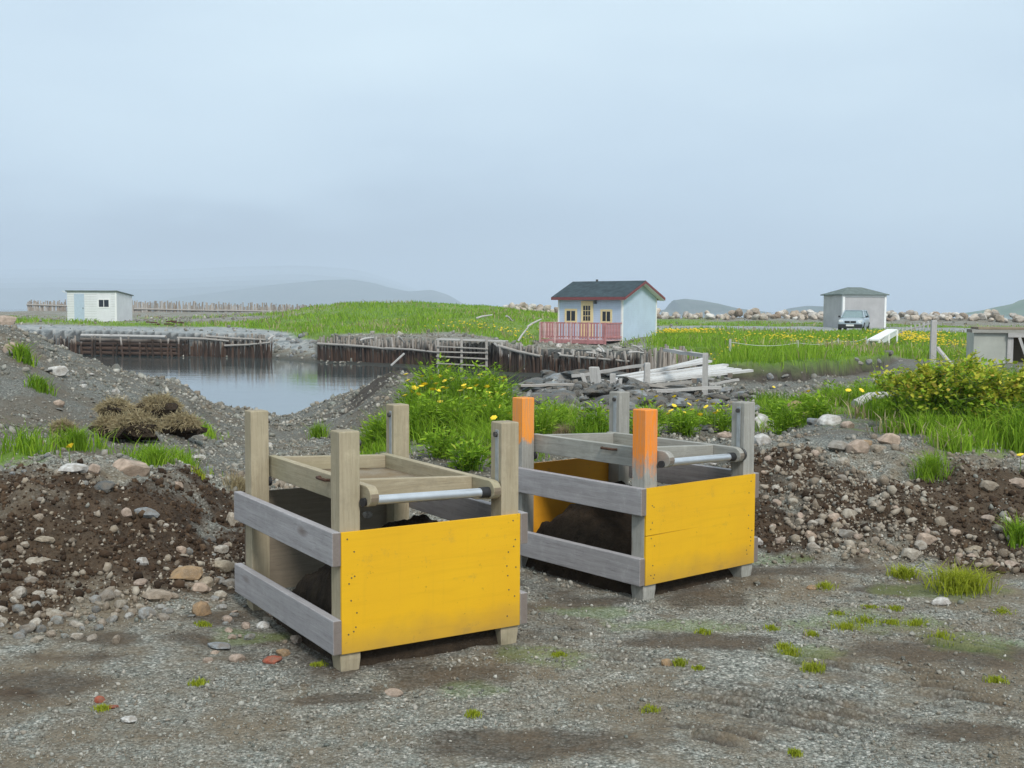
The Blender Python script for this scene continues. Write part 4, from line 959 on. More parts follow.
def post(px, pyt, pyb, wpx, Y, mt, label, cat='post', lean=0, name='post', group=None, extra=None):
    w = wpx/F*Y; t_ = PD(px, pyt, Y); g = height1(t_.x, t_.y); zb = min(g, PD(px, pyb, Y).z)-.15; H = t_.z-zb
    b = MB(); rings = []
    for f, q in ((0, 1), (.5, .97), (.97, .93), (1, .8)):
        ox = lean*f*H; jx = random.uniform(-.05, .05)*w
        rings += [(ox+jx+sx*w/2*q, sy*w/2*q, f*H) for sx, sy in ((-1,-1),(1,-1),(1,1),(-1,1))]
    fs = [(3,2,1,0), (12,13,14,15)]+[(a*4+e, a*4+(e+1) % 4, a*4+4+(e+1) % 4, a*4+4+e) for a in range(3) for e in range(4)]
    b.add(rings, fs); o = b.build(name, M[mt], None); o.location = (t_.x, Y, zb); o.rotation_euler = (0, 0, random.uniform(-.4, .4)); tag(o, label, cat, group); return o
post(705.5, 352, 409, 5.5, 18.5, 'plank_z', 'tall grey weathered post in front of the collapsed plank platform')
post(647, 362, 388, 6, 21, 'plank_z', 'short bleached post left of the collapsed plank platform')
post(597.5, 366.5, 382, 9, 18.0, 'plank_z', 'thick bleached stump leaning on the slate ledge', 'stump', -.12, 'stump')
post(590, 373, 382.5, 4.5, 18.0, 'plank_z', 'thin slanting stump left of the thick bleached stump', 'stump', -.35, 'stump')
post(613, 373, 384, 5, 18.0, 'plank_z', 'small upright white stump right of the thick bleached stump', 'stump', 0, 'stump')
post(619, 378, 384, 3.5, 18.0, 'plank_z', 'tiny pale stump nearest the collapsed platform', 'stump', .1, 'stump')
post(933.5, 318, 368, 5.5, 27, 'plank_z', 'tall grey post with a leaning plank, left of the wharf stage')
def plank(p, q, w, h, mt, label, cat='plank', name='plank', group=None, jit=.1):
    p = Vector(p); q = Vector(q); mid = (p+q)/2; d = (q-p); L = d.length
    b = MB(); n = 6; vs = []
    rings = []
    for k in range(n+1):
        t_ = k/n-.5; o = Vector((t_*L, random.uniform(-.15, .15)*w, random.uniform(-.2, .2)*h)); ww = w*(1+random.uniform(-jit, jit)); hh = h*(1+random.uniform(-jit, jit))
        rings += [o+Vector((0, sx*ww/2, sz*hh/2)) for sx, sz in ((-1,-1),(1,-1),(1,1),(-1,1))]
    fs = [(3,2,1,0), tuple(n*4+a for a in range(4))]+[(a*4+e, a*4+(e+1) % 4, a*4+4+(e+1) % 4, a*4+4+e) for a in range(n) for e in range(4)]
    o = b.add(rings, fs).build(name, M[mt], None); o.location = mid
    o.rotation_euler = d.to_track_quat('X', 'Z').to_euler(); tag(o, label, cat, group); return o
plank(PD(937, 345.5, 26.6), PD(956, 369, 26.3), .16, .04, 'plank_x', 'bleached plank leaning against the tall grey post')
plank(PD(665, 349.5, 24), PD(706, 355, 18.6), .10, .06, 'plank_x', 'pale plank reaching across to the top of the tall grey post')
plank(PD(572, 376, 21.5), PD(648, 364, 21.1), .07, .06, 'plank_x', 'long pale pole slanting up to the short bleached post', 'pole', 'pole')
# wire fence in the meadow
def wire_fence():
    c = empty('wire_fence', (0, 0, 0), 0, 'low fence of thin posts and one pale wire across the meadow', 'fence')
    P_ = [(730, 338, 30), (797.5, 339, 36), (838, 337, 44), (866, 335, 52)]
    tops = []
    for px, py, Y in P_:
        t_ = PD(px, py, Y); g = height1(t_.x, t_.y); tops.append(t_)
        MB().beam((t_.x, t_.y, g-.2), t_, .055, .055, (0, 1, 0)).build('fence_post', M['plank_z'], c)
    for a, b in zip(tops[:-1], tops[1:]):
        pts = [a.lerp(b, k/8)-Vector((0, 0, .08+.10*math.sin(math.pi*k/8))) for k in range(9)]
        MB().tube(pts, .006, 5).build('wire', M['white_trim'], c)
wire_fence()
def picket_row():
    c = empty('stick_fence', (0, 0, 0), 0, 'row of thin grey posts receding behind the white footbridge', 'fence')
    for k in range(9):
        f = k/8; px = 898+f*34; Y = 62+f*30; t_ = PD(px, 327-f*9, Y); g = height1(t_.x, t_.y)
        MB().beam((t_.x, t_.y, g-.2), t_, .09, .09, (0, 1, 0)).build('fence_post', M['plank_z'], c)
        if k: MB().beam(last-Vector((0, 0, .25)), t_-Vector((0, 0, .25)), .05, .09).build('rail', M['plank_x'], c)
        last = t_
picket_row()

# ------------------------------------------------------------------ palisade wharves
def mat_stakes():
    t = NT('tidal_stake'); v = t.coord('Object', (22, 22, 1.3)); g = t.noise(v, 2.5, 6, .65, .4); p = t.pos()
    r = t.rnd(); base = t.ramp(r, [(0, (.46,.43,.39)), (.4, (.32,.28,.24)), (.7, (.60,.57,.53)), (1, (.40,.33,.26))])
    col = t.mix(t.rng(g, .3, .7), base, t.mix(.7, base, (.35, .3, .27), 'MULTIPLY'))
    z = t.n('ShaderNodeSeparateXYZ'); gm = t.n('ShaderNodeNewGeometry'); t.l(gm.outputs['Position'], z.inputs[0])
    zz = t.math('ADD', z.outputs[2], t.math('MULTIPLY', t.math('SUBTRACT', t.noise(p, 1.6, 3), .5), .5)); zz = t.math('ADD', zz, t.math('MULTIPLY', t.math('SUBTRACT', r, .5), .35))
    col = t.mix(t.rng(zz, -.50, -.18, .95, 0), col, t.mix(r, (.020, .014, .011), (.085, .045, .028)))
    return t.done(col, .85, g, .5, .02)
M['tidal'] = mat_stakes()
STK = []
for i in range(8):
    pts = []; rad = []; bx = 0
    for k in range(5): pts.append((bx, random.uniform(-.02, .02), k/4)); bx += random.uniform(-.25, .25)*.06; rad.append(.5*(1-.25*k/4)*.1*random.uniform(.85, 1.1))
    me = MB().tube(pts, rad, 6, True, False).mesh('stake'); me.materials.append(M['tidal']); STK.append(me)
def palisade(label, pts, n, top=(.0, .12), w=.11, zbot=-1.7, lean=.05, rails=(), back=True, cat='palisade', gapf=0.0):
    """pts: world xy polyline of the stake line; top: (mean, jitter) above the given z of each point"""
    o0 = Vector((pts[0][0], pts[0][1], 0))
    c = empty('palisade', o0, 0, label, cat, 'stake palisades along the harbour')
    seg = [Vector(p) for p in pts]; L = [0]
    for a, b in zip(seg[:-1], seg[1:]): L.append(L[-1]+(b.xy-a.xy).length)
    def at(s_):
        s_ = min(max(s_, 0), L[-1]-1e-6)
        for i in range(len(seg)-1):
            if s_ <= L[i+1]: f = (s_-L[i])/(L[i+1]-L[i]); return seg[i].lerp(seg[i+1], f)
    for k in range(n):
        if random.random() < gapf: continue
        p = at(L[-1]*(k+random.uniform(.2, .8))/n); zt = p.z+top[0]+random.uniform(-1.7, .9)*top[1]*random.choice((.5, 1, 1.3))
        h = zt-zbot; o = link('stake', random.choice(STK), c); ww = w/.1*random.uniform(.8, 1.2)
        o.location = (p.x-o0.x, p.y-o0.y+random.uniform(-.06, .06), zbot); o.scale = (ww, ww, h)
        o.rotation_euler = (random.uniform(-lean, lean), random.uniform(-lean, lean), random.uniform(0, 6.28))
    for (f0, f1, z0, z1, r_) in rails:
        a = at(L[-1]*f0); b = at(L[-1]*f1); m = at(L[-1]*(f0+f1)/2)
        q = [Vector((p.x-o0.x, p.y-o0.y-.14, zz)) for p, zz in ((a, z0), (m, (z0+z1)/2+random.uniform(-.04, .04)), (b, z1))]
        MB().tube(q, [r_, r_*.9, r_*.75], 7).build('rail', M['stake_x'], c)
    return c
def W3(px, Y, py=None, z=None):
    if z is None: z = PD(px, py, Y).z
    return (X_at(px, Y), Y, z)
palisade('long dark stake palisade left of the landing stage ladder', [W3(318, 58, 338), W3(345, 57, 339), W3(400, 54.5, 340), W3(438, 52.5, 340)], 120, (.0, .14), .12, rails=((0, .28, -.28, -.32, .07), (.22, .62, -.32, -.45, .07), (.55, 1, -.40, -.50, .06)))
palisade('weathered stake palisade on the far left shore of the inlet', [W3(178, 63, 341), W3(200, 63, 338.5), W3(235, 62.5, 338), W3(271, 62, 336.5)], 78, (.0, .22), .13, lean=.09, rails=((.0, .55, -.15, -.30, .07), (.3, .95, -.05, -.2, .06), (.5, 1, -.55, -.35, .06)))
palisade('dark stake palisade under the left side of the cabin deck', [W3(498, 48.5, 343), W3(520, 47.5, 344), W3(541, 46.8, 346)], 52, (.0, .12), .12, rails=((0, 1, -.05, -.42, .07),))
palisade('stake wall behind the landing stage ladder', [W3(438, 52.6, 342), W3(470, 51.5, 343), W3(498, 50, 344)], 60, (.0, .06), .12)
palisade('low ragged stake palisade in front of the cabin deck', [W3(541, 46.8, 352), W3(575, 45.8, 352), W3(600, 45, 354), W3(640, 44, 350)], 90, (.0, .16), .12, lean=.13, rails=((.2, .9, -.35, -.5, .05),))
palisade('pale bleached stake fence beside the collapsed platform', [W3(642, 27.5, 349.5), W3(662, 28, 348), W3(684, 29.5, 349)], 46, (.0, .10), .09, zbot=-.9, lean=.05)
palisade('thin grey stake remnants behind the collapsed platform', [W3(684, 29.5, 350), W3(704, 28, 352)], 16, (.0, .16), .07, zbot=-.8, lean=.12, gapf=.15)
palisade('tan stick palisade behind the gravel mound on the left', [W3(38, 66, 338), W3(60, 66, 339), W3(78, 65, 342)], 34, (.0, .2), .10, lean=.07)
palisade('distant row of grey posts on the beach ridge behind the white shed', [W3(28, 150, 303), W3(120, 150, 303), W3(200, 150, 304), W3(330, 148, 306)], 270, (.0, .22), .22, zbot=.2, lean=.05, rails=((0, .3, 1.9, 1.5, .12), (.35, .65, 1.4, 1.2, .12), (.62, 1, 1.25, 1.0, .12)))
def log_crib():
    c = empty('log_crib', (X_at(78, 65), 65, -1.3), 0, 'low dark log crib wall on the left shore of the inlet', 'crib wall')
    L = X_at(182, 63)-X_at(78, 65)
    for k in range(4):
        z = .25+k*.24; a = Vector((-.3+random.uniform(0, .5), 0, z)); b = Vector((L+random.uniform(-.3, .4), -2, z+random.uniform(-.05, .05)))
        MB().tube([a, a.lerp(b, .5)+Vector((0, random.uniform(-.1, .1), random.uniform(-.04, .04))), b], [.12, .13, .11], 8).build('log', M['tidal'], c)
    MB().tube([Vector((.2, 0, 1.22)), Vector((L*.85, -1.7, 1.20))], [.09, .08], 8).build('log', M['plank_x'], c)
    for k in range(16):
        f = k/15; o = link('stake', random.choice(STK), c); o.location = (L*f+random.uniform(-.2, .2), -2*f-.18, 0); o.scale = (1.4, 1.4, random.uniform(.7, 1.25)); o.rotation_euler = (0, random.uniform(-.1, .1), random.uniform(0, 6))
log_crib()
def landing():
    Y = 49.5; c = empty('landing_stage', (X_at(438, Y), Y, -1.6), 0, 'plank landing stage with ladder like rails between the palisades', 'landing stage')
    X0 = X_at(438, Y); s_ = Y/F
    def q(px, py, dy=0): p = PD(px, py, Y+dy); return Vector((p.x-X0, p.y-Y, p.z+1.6))
    for k in range(9):
        MB().beam(q(436+k*.4, 339.6-.05*k, k*.22+.2), q(508, 341.5-.05*k, k*.22), .20, .05).build('deck_plank', M['plank_x'], c)
    for px, t_, b_ in ((438, 340, 374), (461.5, 337.5, 378), (486.5, 337, 377)):
        MB().beam(q(px, t_, -.1), q(px, b_, -.1), .10, .10, (0, 1, 0)).build('post', M['stake_z'], c)
    for a, b in ((347, 349), (352.5, 353), (357, 359), (364, 366)):
        MB().beam(q(436, a-.5, -.2), q(488, b, -.2), .05, .055).build('rail', M['stake_x'], c)
    MB().beam(q(494, 343, -.2), q(527, 372, -.6), .07, .07).build('brace', M['plank_x'], c)
    MB().beam(q(391, 366, -.3), q(404, 354, .3), .06, .06).build('brace', M['plank_x'], c)
landing()
def collapsed():
    # a fallen plank platform: planks hold together on bearers, tilted down to the left
    A, B, Cc, D = PD(624, 387, 21.3), PD(739, 369.5, 22.2), PD(704, 358.5, 23.8), PD(640, 375.5, 22.8)
    c = empty('collapsed_platform', A, 0, 'collapsed platform of long bleached planks tilting towards the rubble', 'plank platform')
    n = 8
    for k in range(n):
        f = (k+.5)/n; a = A.lerp(D, f)+Vector((random.uniform(-.4, .3), random.uniform(-.08, .08), random.uniform(-.03, .05))); b = B.lerp(Cc, f)+Vector((random.uniform(-.35, .3), random.uniform(-.1, .1), random.uniform(-.05, .05)))
        w = (D-A).length/n*random.uniform(.9, 1.0)
        nrm = (B-A).cross(D-A).normalized()
        if nrm.z < 0: nrm = -nrm
        MB().beam(a-A, b-A, w, .045, nrm, .06).build('plank', M['bleach'], c)
    for f in (.3, .6, .92):
        a = A.lerp(B, f); b = D.lerp(Cc, f); MB().beam(a-A-Vector((0, 0, .07)), b-A-Vector((0, 0, .07)), .10, .09).build('bearer', M['stake_y'], c)
collapsed()

def tangle():
    pts = [(random.uniform(545, 745), random.uniform(372, 400)) for _ in range(11)]+[(random.uniform(560, 650), random.uniform(368, 384)) for _ in range(6)]
    for (px, py), p in zip(pts, hits(pts)):
        if np.isnan(p[0]) or p[1] > 45: continue
        L = random.uniform(.5, 1.7); a = random.gauss(.1, .55); q = Vector(p)+Vector((0, 0, .10)); d = Vector((math.cos(a)*L/2, math.sin(a)*L/2, random.uniform(-.05, .09)*L))
        wide = random.random() < .5
        wh = 'left of the stumps' if px < 585 else 'by the stumps' if px < 620 else 'by the short bleached post' if px < 665 else 'below the collapsed platform' if px < 710 else 'right of the tall grey post'
        plank(q-d, q+d, random.uniform(.10, .17) if wide else .06, .03 if wide else .05, 'plank_x' if random.random() < .6 else 'stake_x', '%s weathered %s in the rubble %s' % ('long' if L > 1.1 else 'short', 'board' if wide else 'stick', wh), 'board', 'board', 'weathered boards in the rubble')
tangle()
# ------------------------------------------------------------------ stones
def stone_mesh(name, sub, seed, flat=1.0, cuts=7, rough=.12):
    rd = random.Random(seed); bm = bmesh.new(); bmesh.ops.create_icosphere(bm, subdivisions=sub, radius=.5)
    pl = []
    for _ in range(cuts):
        n = Vector((rd.gauss(0, 1), rd.gauss(0, 1), rd.gauss(0, 1))).normalized(); pl.append((n, rd.uniform(.30, .44)))
    off = Vector((rd.uniform(0, 50), rd.uniform(0, 50), rd.uniform(0, 50)))
    from mathutils import noise as mn
    for v in bm.verts:
        for n, d in pl:
            k = v.co.dot(n)-d
            if k > 0: v.co -= n*k*.92
        v.co *= 1+rough*(mn.noise(v.co*3.2+off))+rough*.5*mn.noise(v.co*8+off)
        v.co.z *= flat
    me = bpy.data.meshes.new(name); bm.to_mesh(me); bm.free()
    me.polygons.foreach_set('use_smooth', [True]*len(me.polygons)); me.set_sharp_from_angle(angle=R(22)); return me
SM = {}
def smesh(kind, mat):
    """kind: round / blocky / slab; ten shapes of each, one copy per material"""
    key = (kind, mat)
    if key not in SM:
        L = []
        for i in range(7):
            fl, cu, ro = {'round': (.72, 7, .12), 'blocky': (.78, 14, .16), 'slab': (.30, 11, .18), 'big': (.8, 11, .15)}[kind]
            me = stone_mesh('stone', 3 if kind in ('big',) else 2 if kind != 'round' else 3, hash_(kind)+i*13, fl, cu, ro); me.materials.append(M[mat]); L.append(me)
        SM[key] = L
    return random.choice(SM[key])
def hash_(s_): return sum(ord(ch)*(i+3) for i, ch in enumerate(s_))
def stone(p, size, kind, mat, label, group=None, name='stone', cat='stone', asp=1.0, hgt=1.0, sink=.3, rz=None, tilt=.25):
    o = link(name, smesh(kind, mat)); hh = size*hgt*{'round': .72, 'blocky': .75, 'slab': .30, 'big': .8}[kind]
    o.location = (p[0], p[1]+size*.2, p[2]+hh*(.5-sink)); o.scale = (size, size*asp, size*hgt)
    o.rotation_euler = (random.uniform(-tilt, tilt), random.uniform(-tilt, tilt), random.uniform(0, 6.28) if rz is None else rz)
    return tag(o, label, cat, group)
HS = [ # px, py(base), width px, kind, material, label, asp, hgt
 (128,482,38,'round','s_pink','large smooth pale pink boulder on top of the left soil bank',.8,.85),
 (146,521,27,'slab','s_slate','flat blue grey slate lying across the left soil bank',.7,1.5),
 (126,519,13,'blocky','s_pink','small rosy block touching the blue grey slate',.8,1.1),
 (102,496,26,'slab','s_dark','dark flat rock half buried below the smooth pink boulder',.8,1.6),
 (38,523,11,'blocky','s_pale','small cream block highest on the dark slope at left',.9,1),
 (39,536,10,'round','s_pale','small rosy pebble just under the cream block at left',.9,1),
 (44,547,19,'slab','s_pale','flat cream stone in the middle of the left dark slope',.6,1.3),
 (34,571,30,'slab','s_pale','longest pale slab lying tilted low on the left dark slope',.5,1.2),
 (20,556,10,'blocky','s_pale','pale corner stone standing at the end of the long pale slab',.6,1.3),
 (6,568,16,'slab','s_pale','pale flat stone cut by the left edge of the view',.8,1.2),
 (30,588,16,'blocky','s_pale','pale forked stone below the long pale slab at left',.8,.8),
 (41,581,11,'blocky','s_pale','upright cream stone right of the pale forked stone',.8,1.1),
 (143,569,13,'slab','s_white','narrow white stone standing on edge in the left bank',.5,3.2),
 (140,588,14,'round','s_pink','rosy stone below the narrow white stone',.8,.8),
 (178,492,13,'slab','s_pink','brownish pink sliver stuck in the soil near the box corner',.5,2.6),
 (209,545,17,'slab','s_dark','dark flat stone in the bank left of the near screening box',.8,1.5),
 (222,556,15,'blocky','s_pale','cream cube stone resting on the bank by the near box post',.9,1),
 (222,575,24,'round','s_pale','rounded yellowish stone beside the near box side rail',.85,.9),
 (229,590,16,'blocky','s_pale','brown cream stone right below the rounded yellowish stone',.9,.9),
 (200,596,17,'round','s_pink','rounded grey rose stone left of the near screening box',.9,1),
 (201,619,23,'blocky','s_tan','rusty brown rock sitting low left of the near screening box',.8,1),
 (183,587,42,'slab','s_tan','wide reddish brown slab tilted across the foot of the bank',.7,1.3),
 (233,529,18,'blocky','s_pale','crumbly pale rock touching the near box rail end',.7,1.3),
 (222,602,15,'blocky','s_pale','tan block between the rusty brown rock and the near box',.8,.9),
 (156,606,30,'slab','s_pale','broad tan slab among the cobbles below the left bank',.8,1.4),
 (272,668,25,'slab','s_red','dark red slab of rock near the near box front leg',.5,1.2),
 (283,659,16,'blocky','s_tan','orange tan stone touching the dark red slab',.7,.8),
 (100,706,13,'blocky','s_red','bright red stone on the gravel at lower left',.7,.9),
 (113,712,12,'slab','s_red','faded red flat stone right of the bright red stone',.7,1),
 (130,727,19,'slab','s_white','white flat stone lying alone on the lower left gravel',.8,1.6),
 (220,654,28,'slab','s_slate','pale blue grey flat stone in the rubble left of the near box leg',.7,1),
 (238,665,18,'round','s_pink','pinkish round stone below the pale blue grey flat stone',.8,.7),
 (264,631,14,'round','s_white','white rounded stone under the near box lower rail',.8,.9),
 (394,699,20,'round','s_pink','smooth pink oval pebble on gravel in front of the near box',.6,.6),
 (10,358,19,'blocky','s_pink','large pale pink rock near the top of the left gravel mound',.8,1.1),
 (3,330,22,'blocky','s_pink','pale rock on the crest of the left gravel mound at the view edge',.8,.9),
 (57,380,20,'blocky','s_white','white pointed rock halfway down the left gravel mound',.7,1),
 (17,363,15,'slab','s_pale','flat pale stone in grass below the large pink rock on the mound',.7,1),
 (59,410,12,'blocky','s_pink','rosy stone low on the left gravel mound above the grass',.8,1),
 (72,478,27,'slab','s_white','pale flat stone edged with moss on the grey gravel heap at left',.7,1.4),
 (92,477,17,'slab','s_pink','rose coloured slab stuck upright in the grey gravel heap at left',.5,2.4),
 (198,463,15,'slab','s_white','white flat stone in gravel right of the grass at left',.7,1.4),
 (467,442,15,'round','s_white','white round stone among grass between the two boxes',.9,.9),
 (478,450,13,'blocky','s_white','small white stone below the white round stone between the boxes',.9,.9),
 (487,446,18,'blocky','s_slate','blue grey rock with white face left of the near box right post',.8,1.1),
 (269,448,7,'round','s_white','tiny white stone on gravel behind the near box left post',.9,.9),
 (592,455,13,'blocky','s_white','white stone behind the left board of the far box tray',.9,.8),
 (557,486,24,'slab','s_white','broad pale stone seen just behind the far box back panel',.8,1.5),
 (693,437,13,'blocky','s_slate','pointed blue grey stone behind the far box',.7,1.5),
 (711,434,22,'slab','s_dark','dark flat rock behind the far box tray',.7,1.7),
 (676,435,16,'blocky','s_dark','dark stone left of the pointed blue grey stone',.8,1),
 (727,440,20,'slab','s_pink','pinkish brown slab sloping beside the far box rear post',.6,1.7),
 (716,468,22,'round','s_white','white stone seen between the far box pipe and panel',.8,.8),
 (763,434,25,'big','s_white','big white granite rock right of the far box',.9,1.25),
 (762,447,21,'blocky','s_white','second white rock just below the big white granite rock',.9,1),
 (797,417,24,'blocky','s_tan','tan angular rock in the grass right of the big white rock',.7,1.1),
 (831,426,22,'round','s_white','round white boulder with a pink belly on top of the right bank',.9,.95),
 (814,424,13,'blocky','s_slate','blue grey stone touching the round white boulder',.8,.9),
 (849,428,15,'round','s_pink','pale rounded stone right of the round white boulder',.9,.8),
 (842,453,26,'slab','s_pale','long cream rock on the brow of the right soil bank',.8,1.7),
 (859,455,26,'blocky','s_pink','largest pinkish rock on the brow of the right soil bank',.8,.9),
 (866,447,15,'blocky','s_tan','tan stone tucked behind the largest pinkish rock',.8,.9),
 (844,466,16,'blocky','s_pale','cream stone just below the long cream rock',.8,.9),
 (879,452,17,'blocky','s_pale','cream block right of the largest pinkish rock',.8,.8),
 (891,446,26,'slab','s_pink','rosy grey slab at the crest of the right soil bank',.7,1.9),
 (785,447,14,'slab','s_pale','brown flat stone at the left end of the right bank crest',.7,1.3),
 (758,546,15,'round','s_white','white round stone at the foot of the far box right rail',.9,.9),
 (848,538,18,'round','s_pale','round cream stone at the foot of the right soil bank',.9,.9),
 (851,518,17,'slab','s_pale','tilted cream stone above the round cream stone',.8,2.4),
 (836,522,18,'blocky','s_pink','rosy block left of the tilted cream stone',.8,.8),
 (812,540,15,'blocky','s_pink','rose stone at the left foot of the right soil bank',.8,1),
 (943,606,18,'round','s_white','white stone lying alone on the gravel in front of the right bank',.7,.8),
 (668,667,15,'blocky','s_tan','small brown rock with a sprig of grass in the gravel',.7,.8),
 (813,590,14,'slab','s_tan','flat brown stone beside a grass tuft in the gravel',.7,1.2),
 (1018,487,20,'round','s_pink','pink boulder at the right edge on the soil bank',.9,.9),
 (978,551,16,'slab','s_pale','upper of two flat cream stones stacked low in the right bank',.7,1.4),
 (976,558,16,'slab','s_pink','lower of two flat cream stones stacked low in the right bank',.7,1.3),
 (1014,567,16,'round','s_pink','rounded pink stone at the lower right foot of the bank',.8,.8),
 (990,520,13,'round','s_pink','small pink stone set in the dark soil at far right',.9,.9),
 (990,491,22,'blocky','s_pale','lumpy cream rock near the right end of the bank',.8,.8),
 (928,545,24,'blocky','s_pink','widest rosy rock at the toe of the right bank',.8,.8),
 (912,560,24,'blocky','s_pale','cream rock below the widest rosy rock at the toe',.8,.8),
 (942,525,15,'blocky','s_pale','cream angular stone in the middle of the right bank slope',.8,1),
 (955,512,20,'slab','s_pale','long cream sliver slanting across the right bank slope',.35,1.3),
]
hp = hits([(a[0], a[1]-a[2]*.12) for a in HS])
for a, p in zip(HS, hp):
    if np.isnan(p[0]): continue
    stone(p, a[2]/F*p[1]*1.08, a[3], a[4], a[5], asp=a[6], hgt=a[7], rz=random.uniform(-.35, .35), sink=.28, tilt=.12)
st = stone(in_box(B1, .40, .62, .50), .055, 'blocky', 's_white', 'pale stone resting on the soil heap inside the near box', sink=.2)
def scatter_px(poly, n, seed):
    rd = np.random.default_rng(seed); x0, y0, x1, y1 = poly
    return np.stack([rd.uniform(x0, x1, n), rd.uniform(y0, y1, n)], 1)
CNAME = {'s_pale': 'cream', 's_grey': 'grey', 's_pink': 'rosy', 's_slate': 'blue grey', 's_dark': 'dark', 's_white': 'whitish', 's_boulder': 'granite'}
KNAME = {'round': 'rounded', 'blocky': 'angular', 'slab': 'flat', 'big': 'bulky'}
def stones_in(rects, n, spx, kinds, mats, noun, where, group, seed, name='stone', cat='stone', ymax=45, sink=.3):
    """where: [(px limit, phrase)] from left to right"""
    tot = sum((r_[2]-r_[0])*(r_[3]-r_[1]) for r_ in rects)
    pts = np.vstack([scatter_px(r_, max(1, int(n*(r_[2]-r_[0])*(r_[3]-r_[1])/tot)), seed+i) for i, r_ in enumerate(rects)])
    ymid = np.median(pts[:, 1]); smid = (spx[0]+spx[1])/2
    for q, p in zip(pts, hits(pts)):
        if np.isnan(p[0]) or p[1] > ymax: continue
        spx_ = random.uniform(*spx)*(1 if random.random() < .75 else 1.35); s_ = spx_/F*p[1]
        kd = random.choice(kinds); mt = random.choice(mats)
        ph = [w for lim, w in where if q[0] < lim][0]
        lb = '%s %s%s %s %s %s' % ('upper' if q[1] < ymid else 'lower', 'larger ' if spx_ > spx[1] else 'small ' if spx_ < smid else '', KNAME[kd], CNAME[mt], noun, ph)
        stone(p, s_, kd, mt, lb, group, name, cat, random.uniform(.65, 1), random.uniform(.8, 1.15), sink)
stones_in([(-10,596,120,645),(110,596,175,622)], 62, (9, 15), ['round','blocky'], ['s_pale','s_pale','s_grey'], 'cobble', [(30, 'at the far left foot of the left bank'), (80, 'below the pale slab of the left bank'), (130, 'below the dark slope of the left bank'), (999, 'left of the broad tan slab')], 'cobbles at the foot of the left bank', 101, name='cobble', cat='cobble')
stones_in([(175,545,232,625),(205,600,300,665)], 42, (7, 14), ['round','blocky','slab'], ['s_pale','s_grey','s_pink'], 'stone', [(205, 'around the rusty brown rock'), (235, 'beside the near box side rails'), (270, 'below the near box lower rail'), (999, 'near the near box front leg')], 'rubble stones left of the near box', 102)
stones_in([(0,500,180,600)], 20, (4, 8), ['blocky','slab'], ['s_pale'], 'stone', [(60, 'in the dark soil at the view edge'), (120, 'in the dark soil of the left bank'), (999, 'in the soil under the blue grey slate')], 'small stones in the left soil bank', 103)
stones_in([(765,500,900,560),(880,520,1030,572),(760,450,880,505)], 72, (6, 13), ['blocky','round'], ['s_pale','s_pale','s_pink'], 'stone', [(800, 'in the right bank beside the far box'), (840, 'in the left part of the right bank'), (880, 'under the brow of the right bank'), (930, 'in the middle of the right bank'), (980, 'in the right half of the right bank'), (1999, 'at the right end of the right bank')], 'stones in the right soil bank', 104)
stones_in([(0,340,90,400),(60,370,230,420),(0,390,90,420)], 24, (5, 10), ['blocky','slab'], ['s_grey','s_grey','s_white'], 'rock', [(60, 'on the crest side of the left gravel mound'), (130, 'on the middle of the left gravel mound'), (999, 'on the shore end of the left gravel mound')], 'rocks on the left gravel mound', 105, name='rock', cat='rock')
stones_in([(700,375,760,425),(640,400,740,425),(850,350,930,372),(740,372,830,400)], 42, (6, 12), ['blocky','slab'], ['s_grey','s_slate','s_grey'], 'rock', [(690, 'in the gully behind the dandelions'), (740, 'in the gully below the collapsed platform'), (800, 'in the gully under the meadow bank'), (999, 'in the gully near the white footbridge')], 'rocks in the gully', 106, name='rock', cat='rock')
stones_in([(180,440,240,480),(0,455,100,490),(380,445,440,480)], 18, (5, 9), ['blocky','slab'], ['s_grey','s_slate'], 'stone', [(100, 'on the grey gravel heap at left'), (250, 'on gravel behind the near box left post'), (999, 'on gravel behind the near box tray')], 'grey stones behind the bank', 107)
stones_in([(272,335,318,360)], 24, (4, 7), ['blocky'], ['s_grey','s_slate'], 'rock', [(295, 'on the stony slope by the left palisade'), (999, 'on the stony slope by the long palisade')], 'rocks between the palisades', 108, name='rock', cat='rock', ymax=80)
stones_in([(540,346,640,356)], 16, (5, 9), ['slab','blocky'], ['s_grey','s_white'], 'rock', [(590, 'under the left half of the cabin deck'), (999, 'under the right half of the cabin deck')], 'rocks under the cabin deck', 109, name='rock', cat='rock', ymax=80)
stones_in([(480,377,560,400),(540,376,650,420),(620,388,745,412)], 120, (12, 34), ['slab'], ['s_dark','s_dark','s_dark','s_slate'], 'slate slab', [(540, 'at the left end of the rubble ledge'), (575, 'in the ledge behind the far box left posts'), (610, 'in the ledge below the stumps'), (650, 'in the ledge by the short bleached post'), (690, 'in the ledge under the collapsed platform'), (999, 'at the right end of the rubble ledge')], 'slate slabs of the rubble ledge', 110, name='slate_slab', cat='slate slab', sink=.15)
